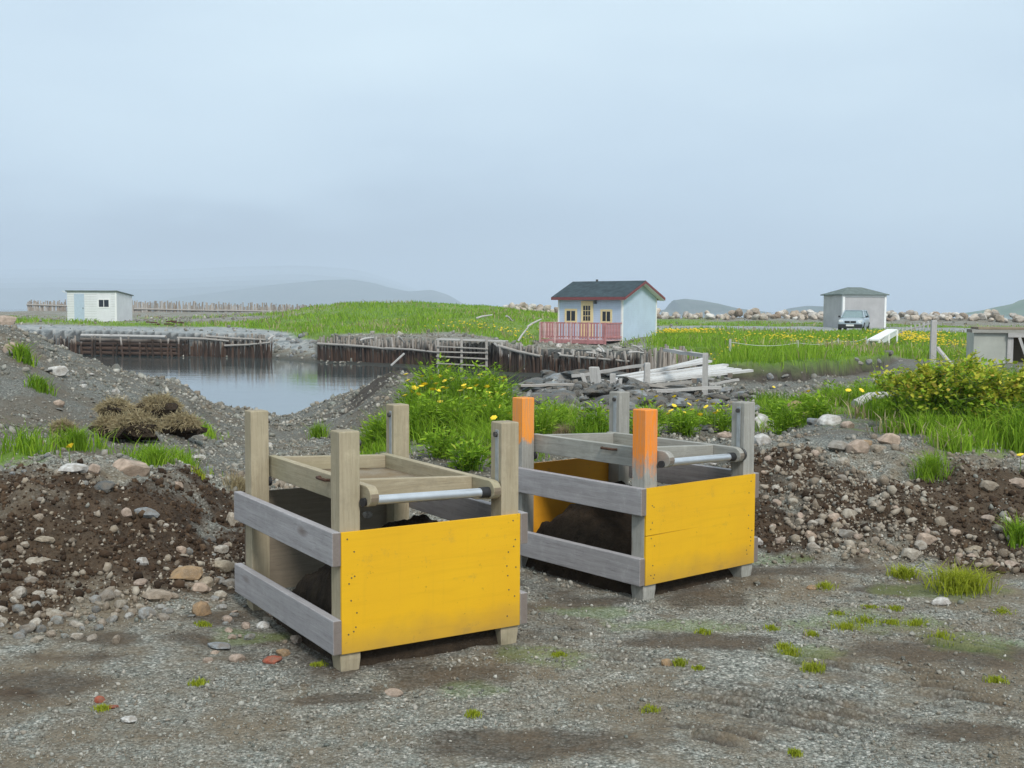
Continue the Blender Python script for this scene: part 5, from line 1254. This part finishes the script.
# breakwater boulders
def breakwater():
    for i in range(285):
        px = 655+ (1085-655)*random.random() if i > 22 else random.uniform(505, 560)
        row = random.random(); Y = 110+row*7+random.uniform(-.6, .6); X = X_at(px, Y); z = height1(X, Y)
        s_ = random.uniform(.5, 1.2); base = z+random.random()*(.45 if row > .4 else .12)
        kd = random.choice(['blocky', 'blocky', 'slab', 'blocky'])
        wh = [w for lim, w in ((700, 'just right of the blue cabin'), (735, 'in front of the low headland'), (775, 'right of the low headland'), (822, 'left of the grey shed'), (890, 'behind the grey shed'), (935, 'right of the grey shed'), (985, 'left of the green hill'), (9999, 'below the green hill')) if px < lim][0]
        stone((X, Y, base), s_, kd, 's_boulder',
              '%s %s boulder, %s of breakwater, %s' % ('large' if s_ > .85 else 'middling' if s_ > .62 else 'small', KNAME[kd], 'back' if row > .5 else 'front', wh) if i > 22 else '%s %s pale boulder on the shore left of the cabin' % ('large' if s_ > .85 else 'middling' if s_ > .62 else 'small', KNAME[kd]), 'breakwater boulders' if i > 22 else 'boulders left of the cabin', 'boulder', 'boulder', random.uniform(.7, 1), random.uniform(.8, 1.2)*(1.9 if kd == 'slab' else 1), .3, tilt=.7)
breakwater()
# driftwood
DW = [(476,318.5,492,315,70,'pale driftwood log lying in the meadow left of the cabin'),(506,316,512,321,62,'short driftwood stick upright in the meadow near the cabin'),
 (518,341,528,327,58,'pale pole slanting up left of the cabin deck'),(527,327,541,319,60,'pale pole leaning on the left end of the cabin deck'),(360,341,374,338,53,'driftwood log lying behind the long palisade'),
 (398,337,404,343,53,'short bent driftwood behind the long palisade'),(268,341,275,336,60,'short white driftwood at the end of the left palisade'),
 (586,352,603,356,45,'bleached board on the stake wall before the cabin'),(628,352,652,354,30,'bleached beam end above the pale stake fence'),
 (632,345,645,352,30,'bleached driftwood spar above the pale stake fence'),(604,352,598,345,44,'short driftwood prop under the deck stairs'),
 (855,403,895,392,11.5,'grey log half hidden in grass on the right bank')]
for x0, y0, x1, y1, Y, lb in DW:
    p, q = PD(x0, y0, Y), PD(x1, y1, Y+.4); r_ = 1.1/F*Y if Y > 20 else .05
    o = MB().tube([(0, 0, 0), ((q-p)*.35+Vector((0, 0, .04)))[:], (q-p)[:]], [r_, r_*.9, r_*.6], 7).build('driftwood', M['plank_x'], None); o.location = p; tag(o, lb, 'driftwood')
# rusty heap near the white shed
rp = PD(170, 323.5, 82); 
rc = empty('scrap_heap', (rp.x, rp.y, height1(rp.x, rp.y)), 0, 'low rusty brown scrap heap in grass right of the white shed', 'scrap heap')
for k in range(9):
    a = Vector((random.uniform(-1.1, 1.1), random.uniform(-.3, .3), random.uniform(.05, .3))); b = a+Vector((random.uniform(-.8, .8), random.uniform(-.3, .3), random.uniform(-.05, .1)))
    MB().beam(a, b, .16, .1).build('scrap_piece', M['rust'], rc)

# ------------------------------------------------------------------ small rubble and gravel (nobody could count these)
def ico():
    bm = bmesh.new(); bmesh.ops.create_icosphere(bm, subdivisions=1, radius=.5)
    V = np.array([v.co[:] for v in bm.verts]); Fc = np.array([[v.index for v in f.verts] for f in bm.faces]); bm.free(); return V, Fc
ICV, ICF = ico()
def rotm(n, tilt=None):
    q = rng.normal(size=(n, 4))
    if tilt is not None:
        a = rng.uniform(0, 2*math.pi, n)/2; q = np.stack([np.cos(a), rng.normal(size=n)*tilt, rng.normal(size=n)*tilt, np.sin(a)], 1)
    q /= np.linalg.norm(q, axis=1)[:, None]; w, x, y, z = q.T
    return np.stack([1-2*(y*y+z*z), 2*(x*y-w*z), 2*(x*z+w*y), 2*(x*y+w*z), 1-2*(x*x+z*z), 2*(y*z-w*x), 2*(x*z-w*y), 2*(y*z+w*x), 1-2*(x*x+y*y)], 1).reshape(n, 3, 3)
def rubble(name, label, pts, size, mat, flat=.6, sink=.2, tilt=.35):
    n = len(pts)
    if not n: return
    V = ICV[None]*(1+rng.uniform(-.42, .36, (n, 12, 1))); V = V*np.stack([rng.uniform(.75, 1.1, n), rng.uniform(.55, .95, n), rng.uniform(.7, 1.2, n)*flat], 1)[:, None, :]
    V = np.einsum('nij,nkj->nki', rotm(n, tilt), V)*size[:, None, None]
    c = pts.copy(); c[:, 2] += size*flat*(.5-sink); V = V+c[:, None, :]
    Fc = (ICF[None]+(np.arange(n)*12)[:, None, None]).reshape(-1, 3)
    tag(link(name, np_mesh(name, V.reshape(-1, 3), Fc, mat)), label, kind='stuff')
def sample(n, r0, r1, amax=28, a0=None):
    a = rng.uniform(R(a0) if a0 is not None else -R(amax), R(amax), n); r = np.exp(rng.uniform(math.log(r0), math.log(r1), n))
    x = r*np.sin(a); y = r*np.cos(a); return x, y
def grounded(x, y): return np.stack([x, y, gheight(x, y)], 1)
def pareto(n, lo, hi, k=2.0):
    u = rng.random(n); return lo*(1-u*(1-(lo/hi)**k))**(-1/k)
# foreground gravel
x, y = sample(100000, 2.9, 8.5); g, s_, d, rd = masks(x, y)
keep = rng.random(len(x)) < np.clip(.95-1.3*s_-g, .04, 1)*sstep(.35, .62, fbm(x*2.1, y*2.1, 91)+.12*rng.random(len(x)))*1.0+.05
x, y = x[keep], y[keep]; rubble('gravel', 'loose grey gravel strewn over the dirt yard', grounded(x, y), pareto(len(x), .0055, .036, 2.3)*np.clip(y/5, .7, 1.6), M['pebble'], .6)
# pale rubble in both soil banks and along their feet
x, y = sample(60000, 4.6, 9.5); z = land(x, y); g, s_, d, rd = masks(x, y); px = px_of(x, y)
dens = np.maximum(s_, .3*(px > 740))*sstep(.02, .15, z)*np.where(px > 700, 1.0, .22)*sstep(.36, .52, fbm(x*1.4, y*1.4, 93))*(1-g)
toe = np.exp(-((z-.09)/.06)**2)*sstep(.03, .06, z)*((px < 330) | (px > 775))*.85
keep = rng.random(len(x)) < np.clip(np.maximum(dens, toe), 0, 1); x, y = x[keep], y[keep]
rubble('pale_rubble', 'small pale stones mixed through the soil banks', grounded(x, y), pareto(len(x), .011, .08, 2.0)*np.clip(y/6, .8, 1.3), M['pebble_pale'], .65, .2, .6)
# soil clods
x, y = sample(70000, 4.4, 10); z = land(x, y); g, s_, d, rd = masks(x, y)
keep = rng.random(len(x)) < s_*.8*sstep(.015, .12, z); x, y = x[keep], y[keep]
rubble('soil_clods', 'crumbly dark clods covering the soil banks', grounded(x, y), pareto(len(x), .012, .07, 2.2), M['clod'], .7, .3, .8)
# mid distance shingle
x, y = sample(95000, 7.3, 30); g, s_, d, rd = masks(x, y); px = px_of(x, y); sd_, far_ = pond_sd(x, y)
keep = (rng.random(len(x)) < np.clip(.8-s_*.6-g*.93, 0, 1)*(.25+.75*sstep(.3, .6, fbm(x*.8, y*.8, 95)))) & (sd_ > -.3); x, y = x[keep], y[keep]
rubble('shingle', 'grey shingle covering the mound and the gully', grounded(x, y), pareto(len(x), .022, .13, 2.4)*np.clip(y/14, .6, 1.6), M['pebble'], .55, .2, .5)
x, y = sample(9000, 13.5, 26, 12, -1.5); g, s_, d, rd = masks(x, y)
keep = rng.random(len(x)) < d*(1-g)*.8; x, y = x[keep], y[keep]
rubble('slate_rubble', 'broken dark slate filling the rubble ledge', grounded(x, y), pareto(len(x), .06, .32, 1.8), M['pebble_dark'], .35, .1, .35)
# far beach stones and bank rubble
x, y = sample(16000, 56, 125); g, s_, d, rd = masks(x, y); px = px_of(x, y); sd_, far_ = pond_sd(x, y)
keep = (rng.random(len(x)) < np.clip(.55-g*.6-rd*.45, 0, 1)*np.where(px < 640, 1, .25)) & (sd_ > .1); x, y = x[keep], y[keep]
rubble('beach_stones', 'pale beach stones beyond the meadow', grounded(x, y), pareto(len(x), .10, .5, 2.2), M['pebble'], .6, .2, .5)

# ------------------------------------------------------------------ grass and plants
def blade_mesh(name, base, h, w, mat, lean=.5, up=None):
    n = len(base); a = rng.uniform(0, 2*math.pi, n); b = rng.uniform(0, 2*math.pi, n)
    side = np.stack([np.cos(a), np.sin(a), np.zeros(n)], 1)*(w/2)[:, None]
    ln = rng.random(n)*lean*h; ld = np.stack([np.cos(b), np.sin(b), np.zeros(n)], 1)*ln[:, None]
    zz = np.array([0, 0, 1.])
    m = base+ld*.32+zz*(h*.58)[:, None]; t_ = base+ld+zz*(h*(1-.25*rng.random(n)*lean))[:, None]
    V = np.stack([base-side-zz*.01, base+side-zz*.01, m-side*.85, m+side*.85, t_-side*.12, t_+side*.12], 1).reshape(-1, 3)
    k = (np.arange(n)*6)[:, None]
    Fc = np.concatenate([k+np.array([[0, 1, 3, 2]]), k+np.array([[2, 3, 5, 4]])], 1).reshape(-1, 4)
    return np_mesh(name, V, Fc, mat, True)
def tufts(cx, cy, nb, spread):
    k = np.repeat(np.arange(len(cx)), nb); a = rng.uniform(0, 6.28, len(k)); r = np.abs(rng.normal(size=len(k)))*spread[k]
    return cx[k]+np.cos(a)*r, cy[k]+np.sin(a)*r, k
# near grass
x, y = sample(21000, 6.8, 26); g, s_, d, rd = masks(x, y)
hn = fbm(x*1.1, y*1.1, 97); px = px_of(x, y)
keep = (rng.random(len(x)) < g*sstep(.36, .56, hn+.1*(px > 700))) & (g > .32); x, y, hn, px = x[keep], y[keep], hn[keep], px[keep]
bx, by, k = tufts(x, y, 24, .045+.004*y)
hh = (.07+.19*sstep(.35, .7, hn))*(1+.45*sstep(840, 900, px)+.25*(px > 380)*(px < 600))
h = hh[k]*rng.uniform(.5, 1.15, len(k))
tag(link('grass', blade_mesh('grass', grounded(bx, by), h, .0028+.00058*by, M['grass'], 1.0)), 'fresh green grass behind the soil banks', kind='stuff')
nd = int(len(x)*.10); ii = rng.integers(0, len(x), nd); bx, by, k = tufts(x[ii], y[ii], 16, np.full(nd, .10))
tag(link('dry_grass', blade_mesh('dry_grass', grounded(bx, by), rng.uniform(.06, .2, len(k)), .005+.0008*by, M['dry'], 1.1)), 'withered grass among the green', kind='stuff')
# meadows
x, y = sample(190000, 26, 128); g, s_, d, rd = masks(x, y); r = np.hypot(x, y)
keep = rng.random(len(x)) < g*.9; x, y = x[keep], y[keep]; hn = fbm(x*.35, y*.35, 98, 5); px = px_of(x, y)
h = (.10+.38*sstep(.35, .75, hn))*rng.uniform(.6, 1.2, len(x))*np.clip(1.1-(np.hypot(x, y)-30)/140, .55, 1)
tag(link('meadow_grass', blade_mesh('meadow_grass', grounded(x, y), h, np.clip(.0007*np.hypot(x, y), .02, .07)*rng.uniform(.6, 1.2, len(x)), M['meadow'], .9)), 'bright green meadow grass around the cabin and sheds', kind='stuff')
x, y = sample(30000, 26, 120); g, s_, d, rd = masks(x, y); keep = rng.random(len(x)) < g*sstep(.5, .68, fbm(x*.22, y*.22, 99))*.8; x, y = x[keep], y[keep]
tag(link('meadow_dry_grass', blade_mesh('meadow_dry_grass', grounded(x, y), rng.uniform(.15, .42, len(x)), np.clip(.0008*np.hypot(x, y), .02, .08), M['dry'], .9)), 'pale seeding grass in patches of the meadow', kind='stuff')
# yellow flowers in the meadow, far and many
FZ = [(690, 63, 1.6, 1.6, .55), (668, 62, .7, 1.2, .2), (790, 46, 2.2, 3, .16), (850, 50, 2, 3, .16), (735, 34, 1.5, 2, .04), (905, 55, 1.0, 4, .6), (922, 60, 1.3, 4, .3), (945, 50, 1.2, 4, .3), (470, 66, 4, 3, .10), (500, 64, 3, 2, .14), (830, 40, 3, 4, .08), (765, 52, 2, 3, .12)]
FX, FY = [], []
for px, Y, rx, ry, dn in FZ:
    n = int(380*dn); FX.append(X_at(px, Y)+rng.normal(size=n)*rx*.5); FY.append(Y+rng.normal(size=n)*ry*.5)
x = np.concatenate(FX); y = np.concatenate(FY); g, s_, d, rd = masks(x, y); keep = g > .3; x, y = x[keep], y[keep]
p = grounded(x, y); p[:, 2] += rng.uniform(.22, .45, len(x)); V = ICV[None]*np.array([1, 1, .45])*rng.uniform(.045, .10, (len(x), 1, 1))*np.clip(y/45, .8, 1.4)[:, None, None]+p[:, None, :]
tag(link('meadow_flowers', np_mesh('meadow_flowers', V.reshape(-1, 3), (ICF[None]+(np.arange(len(x))*12)[:, None, None]).reshape(-1, 3), M['petal'])), 'yellow flowers dotted over the meadow', kind='stuff')
# single plants
def plant(px, py, wpx, h, nb, bw, mt, label, name='grass_tuft', cat='grass tuft', lean=.9, group=None, dy=.5):
    p = hit(px, py); sp = wpx/F*p.y/2
    n = nb; a = rng.uniform(0, 6.28, n); r = np.minimum(np.abs(rng.normal(size=n))*sp*.42, sp*.85)
    b = np.stack([p.x+np.cos(a)*r, p.y+np.sin(a)*r*dy*2, np.zeros(n)], 1); b[:, 2] = gheight(b[:, 0], b[:, 1])
    b -= np.array(p)
    me = blade_mesh(name, b, h*rng.uniform(.45, 1.1, n), np.full(n, bw)*rng.uniform(.6, 1.3, n), M[mt], lean)
    o = link(name, me); o.location = p; return tag(o, label, cat, group)
TF = [(826,587,22,.05,'tuft beside the flat brown stone'),(847,627,28,.045,'tuft, largest of the yellow green ones on the gravel'),(866,620,28,.03,'yellow tuft touching the largest gravel tuft'),(892,622,18,.03,'tuft right of the yellow tuft'),
 (918,623,20,.04,'tuft below the lone white stone'),(944,638,30,.05,'tuft on the gravel, wide and right of the others'),(896,608,16,.03,'small tuft above the row of gravel tufts'),(813,634,14,.03,'little tuft left of the largest gravel tuft'),
 (785,647,16,.035,'upper tuft of the three in a slanting row'),(792,653,20,.035,'middle tuft of the three in a slanting row'),(815,669,22,.05,'lowest tuft of the slanting row, by the tyre marks'),(773,628,14,.025,'faint tuft right of the far box front leg'),
 (704,632,16,.03,'tuft under the far box front panel'),(997,680,20,.035,'tuft at the right over the tyre marks'),(797,754,12,.03,'tuft near the bottom edge below the tyre marks'),(871,606,20,.02,'thin tuft above the yellow tuft'),
 (840,613,18,.02,'thin tuft left above the largest gravel tuft'),(1003,610,22,.02,'tuft at the far right of the gravel'),(651,711,18,.03,'tuft alone on the gravel below the far box'),(475,716,16,.03,'tuft alone in front of the near box'),
 (681,664,14,.04,'sprig beside the small brown rock'),(320,666,16,.02,'mossy sprig by the near box front leg'),(204,627,14,.03,'sprig below the rusty brown rock'),(200,686,16,.03,'sprig on the gravel left of the near box'),(103,712,14,.03,'sprig under the bright red stone'),
 (700,668,12,.02,'tiny sprig right of the brown rock sprig'),(560,655,14,.02,'sprig on gravel between the boxes')]
for px, py, w, h, lb in TF: plant(px, py, w*1.5, h*.75, 240, .0035, 'moss', 'yellow green '+lb, group='small tufts on the gravel')
plant(962,588,80,.13,700,.006,'moss','spreading yellow green spray of foliage at the foot of the right bank', lean=1.6)
plant(905,575,40,.07,260,.006,'moss','low green weeds left of the spreading spray', lean=1.4)
plant(1018,540,30,.16,260,.006,'grass','green tuft at the right edge of the soil bank', lean=1.1)
plant(930,472,44,.17,420,.005,'grass','bright tuft hanging over the crest of the right soil bank', lean=1.3)
plant(318,440,24,.22,340,.007,'grass','bright tuft on the dark shore ridge behind the near box')
plant(158,468,44,.16,420,.006,'grass','tall tuft below the dry sods on the left'); plant(76,452,40,.20,420,.006,'grass','tall tuft left of the dry sods')
plant(200,478,20,.05,120,.005,'moss','low tuft right of the smooth pink boulder')
plant(240,490,36,.10,420,.004,'dry','pale dry tuft beside the near box rear post',name='dry_tuft',cat='dry tuft', lean=1.2)
plant(565,440,40,.20,620,.007,'dry','straw coloured dry tuft behind the far box left posts',name='dry_tuft',cat='dry tuft', lean=1.2)
plant(40,392,34,.16,260,.010,'grass','green tuft under the white pointed rock on the mound'); plant(22,362,30,.2,260,.012,'grass','green tuft by the large pink rock on the mound')
WC = [(410,418,.34),(424,408,.42),(440,402,.46),(458,408,.40),(476,408,.44),(494,410,.44),(506,418,.38),(418,438,.34),(436,432,.36),(456,436,.30),(476,432,.36),(496,436,.40),(512,440,.32),(442,458,.22),(470,470,.20),(380,446,.28),
      (540,446,.40),(552,436,.34),(596,436,.30),(648,430,.26),(684,434,.24),(722,432,.28),(640,442,.22),(800,410,.24),(832,404,.28),(862,402,.30),(888,400,.30),(815,420,.22),(775,425,.32),(786,432,.28)]
for i, (px, py, h) in enumerate(WC):
    wh = 'left of the inlet side near box rear post' if px < 400 else 'behind the near box, left side' if px < 430 else 'behind the near box tray' if px < 470 else 'left of the near box right post' if px < 515 else 'left of the far box tray' if px < 560 else 'behind the far box tray' if px < 620 else 'behind the far box orange post' if px < 680 else 'beside the far box rear post' if px < 740 else 'beside the big white rock' if px < 795 else 'on the gully edge near the grey log'
    o = plant(px, py, 30, h*1.25, 200, .008, 'grass', '%s leafy green weed clump %s' % ('taller' if h > .35 else 'middling' if h > .27 else 'low', wh), 'weed_clump', 'weed clump', 1.0, 'leafy weed clumps behind the boxes')
    # broad leaves carried up the stalks
    n = 330; hb = h*1.3; a = rng.uniform(0, 6.28, n); r = np.sqrt(rng.random(n))*.17; zz = rng.uniform(.12, 1, n)*hb*(1-.5*(r/.17)**2); b = np.stack([np.cos(a)*r, np.sin(a)*r, zz], 1)
    dr = np.stack([np.cos(a+rng.normal(size=n)*.7), np.sin(a+rng.normal(size=n)*.7), rng.uniform(-.2, .8, n)], 1); dr /= np.linalg.norm(dr, axis=1)[:, None]
    sd2 = np.cross(dr, np.array([0, 0, 1.])+rng.normal(size=(n, 3))*.3); sd2 /= np.linalg.norm(sd2, axis=1)[:, None]; L_ = rng.uniform(.035, .085, n)[:, None]
    V = np.stack([b, b+dr*L_*.5+sd2*L_*.22, b+dr*L_*1.1, b+dr*L_*.5-sd2*L_*.22], 1).reshape(-1, 3)
    link('leaves', np_mesh('leaves', V, (np.arange(n)*4)[:, None]+np.arange(4)[None], M['weed']), o)
def dandelion(px, py, drop, lb, w=.065, mt='petal', grp='dandelions'):
    b = hit(px, py+drop)
    if math.isnan(b.x): return
    t_ = PD(px, py, b.y)
    if t_.z-b.z > .8: t_.z = b.z+.6
    c = empty('dandelion', b, random.uniform(0, 6), lb, 'dandelion', grp); H = max(.05, t_.z-b.z)
    MB().tube([(0, 0, -.01), (.01, 0, H*.5), (0, 0, H)], .004, 4).build('stem', M['stem'], c)
    n = 12; vs = [(0, 0, .012)]+[(w/2*math.cos(6.283*k/n)*(1 if k % 2 else .8), w/2*math.sin(6.283*k/n)*(1 if k % 2 else .8), .006) for k in range(n)]+[(0, 0, -.012)]
    o = MB().add(vs, [(0, 1+k, 1+(k+1) % n) for k in range(n)]+[(n+1, 1+(k+1) % n, 1+k) for k in range(n)]).build('flower_head', M[mt], c); o.location = (0, 0, H); o.rotation_euler = (random.uniform(.1, .7), random.uniform(-.4, .4), 0)
DL = [(431,377),(415,389),(419,395),(412,392),(469,381),(476,386),(486,377),(493,378),(490,384),(497,393),(484,406),(494,418),(509,414),(453,380),(441,377),(408,381),(405,396),(422,377),(464,388),(499,407),(480,375),(503,381),(447,371),(436,384)]
for k in range(34):
    DL.append((random.gauss(428, 14) if k % 2 else random.gauss(486, 14), random.gauss(383, 8)))
for i, (px, py) in enumerate(DL): dandelion(px, py, 26, 'yellow dandelion in the weeds behind the near box, %s %s' % (['left side', 'middle', 'right side'][0 if px < 430 else 1 if px < 475 else 2], 'high up' if py < 383 else 'lower down'), .075)
for px, py in [(671,410),(674,405),(679,408),(686,399),(689,403.5),(697,400),(713,403),(715,412),(719,410),(723,410),(642,389),(639,398),(674,396),(706,406),(660,406),(668,413),(683,412),(692,409),(700,414),(709,398),(650,401),(656,396),(648,410),(727,405)]: dandelion(px, py, 20, 'yellow dandelion behind the far box, %s' % ('above the orange post' if px < 665 else 'left cluster by the grey post' if px < 700 else 'right cluster by the rear post'), .075)
for px, py, lb in [(557,410,'left of the dry tuft'),(583,411,'right of the dry tuft'),(609,411,'beside the far box rear left post'),(524,405,'just behind the far orange post'),(773.5,386,'largest one above the tan rock'),(808,390,'in the gully edge'),(848,389,'left of the grey log'),(861,389,'above the grey log'),(877,392,'touching the grey log'),(912,399,'in front of the shrubs'),(1020,453,'at the right edge of the grass'),(71,448,'alone in the grass on the left')]:
    dandelion(px, py, 18, 'yellow dandelion '+lb, .07 if py < 440 else .05)
dandelion(592, 418, 16, 'white dandelion clock behind the far box tray', .06, 'white_trim')
# upturned sods
for i, (px, py, wpx, dry, lb) in enumerate([(112,424,38,.6,'dark upturned sod, upper left of the heap'),(156,424,44,1,'straw topped sod at the right of the heap'),(132,446,52,.8,'largest brown sod at the front of the heap'),(108,440,34,.7,'brown sod at the left foot of the heap'),(178,440,40,.8,'ragged sod at the right end of the heap'),(62,437,20,.7,'small tan sod in grass left of the heap')]):
    p = hit(px, py); w = wpx/F*p.y; c = empty('grass_sod', p, 0, lb, 'sod', 'upturned sods behind the left bank')
    o = link('turf', stone_mesh('turf', 3, 900+i, .8, 6, .75), c, M['soil']); o.scale = (w, w*.8, w*.58); o.location = (0, w*.3, w*.22)
    n = int(1700*dry); a = rng.uniform(0, 6.28, n); ph = np.arccos(rng.uniform(.22, 1, n)); nrm = np.stack([np.cos(a)*np.sin(ph), np.sin(a)*np.sin(ph)*.8, np.cos(ph)*.8], 1)
    b = nrm*w*.47+np.array([0, w*.3, w*.2]); L_ = rng.uniform(.03, .08, n); dr = nrm*.5+rng.normal(size=(n, 3))*.6+np.array([0, -.3, -.35]); dr /= np.linalg.norm(dr, axis=1)[:, None]
    sd2 = np.cross(dr, rng.normal(size=(n, 3))); sd2 /= np.linalg.norm(sd2, axis=1)[:, None]; sd2 *= .0035; e = b+dr*L_[:, None]
    V = np.stack([b-sd2, b+sd2, e+sd2*.4, e-sd2*.4], 1).reshape(-1, 3); Fc = (np.arange(n)*4)[:, None]+np.arange(4)[None]
    link('dry_roots', np_mesh('dry_roots', V, Fc, M['dry']), c)
# shrubs
def shrub(px, py, Y, w, h, label, young):
    X = X_at(px, Y); z = height1(X, Y); c = empty('shrub', (X, Y, z), 0, label, 'shrub', 'leafy shrubs on the right bank')
    st = MB(); tips = []
    for k in range(16):
        a = random.uniform(0, 6.28); rr_ = random.uniform(.2, 1)*w/2; hh_ = h*random.uniform(.6, 1)*(1-.25*(rr_/(w/2))**2)
        e = Vector((math.cos(a)*rr_, math.sin(a)*rr_*.8, hh_)); m_ = Vector((e.x*.35, e.y*.35, hh_*.55))
        st.tube([(e.x*.1, e.y*.1, -.03), m_, e], [.008, .006, .003], 5, False)
        tips += [(m_, e)]*3
        for _ in range(3):
            f = random.uniform(.3, .9); s0 = m_.lerp(e, f); e2 = s0+Vector((random.uniform(-.16, .16), random.uniform(-.16, .16), random.uniform(.02, .14))); st.tube([s0, e2], [.004, .002], 4, False); tips.append((s0, e2)); tips.append((s0, e2))
    st.build('stem', M['stem'], c)
    for nm, mt, cnt, lo, hi, sz in (('leaves', 'leaf', 1050, 0, .8, .036), ('young_leaves', 'leafy', int(900*young), .45, 1.15, .038)):
        P0 = []
        for _ in range(cnt):
            a, b = random.choice(tips); q = Vector(a).lerp(Vector(b), random.uniform(-.3, 1.05))
            if nm == 'leaves' and random.random() < .5: q.z *= random.uniform(.2, 1)
            if nm != 'leaves' and q.z < h*.45: continue
            P0.append(q+Vector((random.gauss(0, .022), random.gauss(0, .022), random.gauss(0, .015))))
        n = len(P0); b = np.array([p_[:] for p_ in P0]); dr = rng.normal(size=(n, 3))*np.array([1, 1, .5])+np.array([0, -.25, .15]); dr /= np.linalg.norm(dr, axis=1)[:, None]
        up = np.array([0, 0, 1.])+rng.normal(size=(n, 3))*.5; sd2 = np.cross(dr, up); sd2 /= np.linalg.norm(sd2, axis=1)[:, None]; L_ = sz*rng.uniform(.7, 1.6, n)[:, None]
        V = np.stack([b, b+dr*L_*.5+sd2*L_*.36, b+dr*L_*1.1, b+dr*L_*.5-sd2*L_*.36], 1).reshape(-1, 3)
        link(nm, np_mesh(nm, V, (np.arange(n)*4)[:, None]+np.arange(4)[None], M[mt]), c)
for a in [(905,430,10.6,.65,.5,'low leafy shrub at the left end of the shrubs',.5),(932,430,9.9,.8,.66,'yellow tipped shrub below the tall grey post',1.2),(958,430,9.8,.75,.66,'dense green shrub below the leaning plank',.5),(985,430,10.1,.85,.70,'green shrub in front of the wharf stage panel',.7),(1012,430,9.7,.85,.70,'yellow tipped shrub at the right edge',1.3),(1045,430,10.4,.8,.7,'last shrub partly beyond the right edge',1),
          (970,405,12.6,.7,.5,'back shrub under the wharf stage side panel',.9),(1000,452,9.6,.55,.32,'low dark shrub in the grass at right',.2)]: shrub(*a)
# ------------------------------------------------------------------ haze
def haze():
    mb = MB().box((-9600, -9600, -6), (9600, 9600, 260)); me = mb.mesh('haze'); m = bpy.data.materials.new('pale_haze'); m.use_nodes = True; t = m.node_tree; t.nodes.clear()
    o = t.nodes.new('ShaderNodeOutputMaterial'); v = t.nodes.new('ShaderNodeVolumePrincipled'); v.inputs['Color'].default_value = (.79, .88, 1, 1); v.inputs['Density'].default_value = .00036; v.inputs['Anisotropy'].default_value = .0
    t.links.new(v.outputs[0], o.inputs['Volume']); me.materials.append(m); tag(link('haze', me), 'pale sea fog over the whole bay', kind='stuff')
haze()

# ------------------------------------------------------------------ tell look-alikes apart by their place in the row
def untangle():
    bpy.context.view_layer.update(); D = {}
    for o in COL.objects:
        if o.parent is None and o.get('category') and o.get('label'): D.setdefault(o['label'], []).append(o)
    W_ = ['', 'second', 'third', 'fourth', 'fifth', 'sixth', 'seventh', 'eighth', 'ninth', 'tenth', 'eleventh', 'twelfth', 'thirteenth', 'fourteenth', 'fifteenth', 'sixteenth', 'seventeenth', 'eighteenth', 'nineteenth', 'twentieth']
    for lb, L in D.items():
        if 2 <= len(L) <= 20:
            L.sort(key=lambda o: px_of(o.location.x, o.location.y))
            for i, o in enumerate(L):
                if len(L) == 2: o['label'] = lb+(', the left one' if i == 0 else ', the right one')
                else: o['label'] = lb+(', leftmost' if i == 0 else ', rightmost' if i == len(L)-1 else ', '+W_[i]+' from left')
    for o in COL.objects:
        lb = o.get('label')
        if lb and len(lb.split()) > 16: o['label'] = ' '.join(w for w in lb.split() if w != 'the')
untangle()
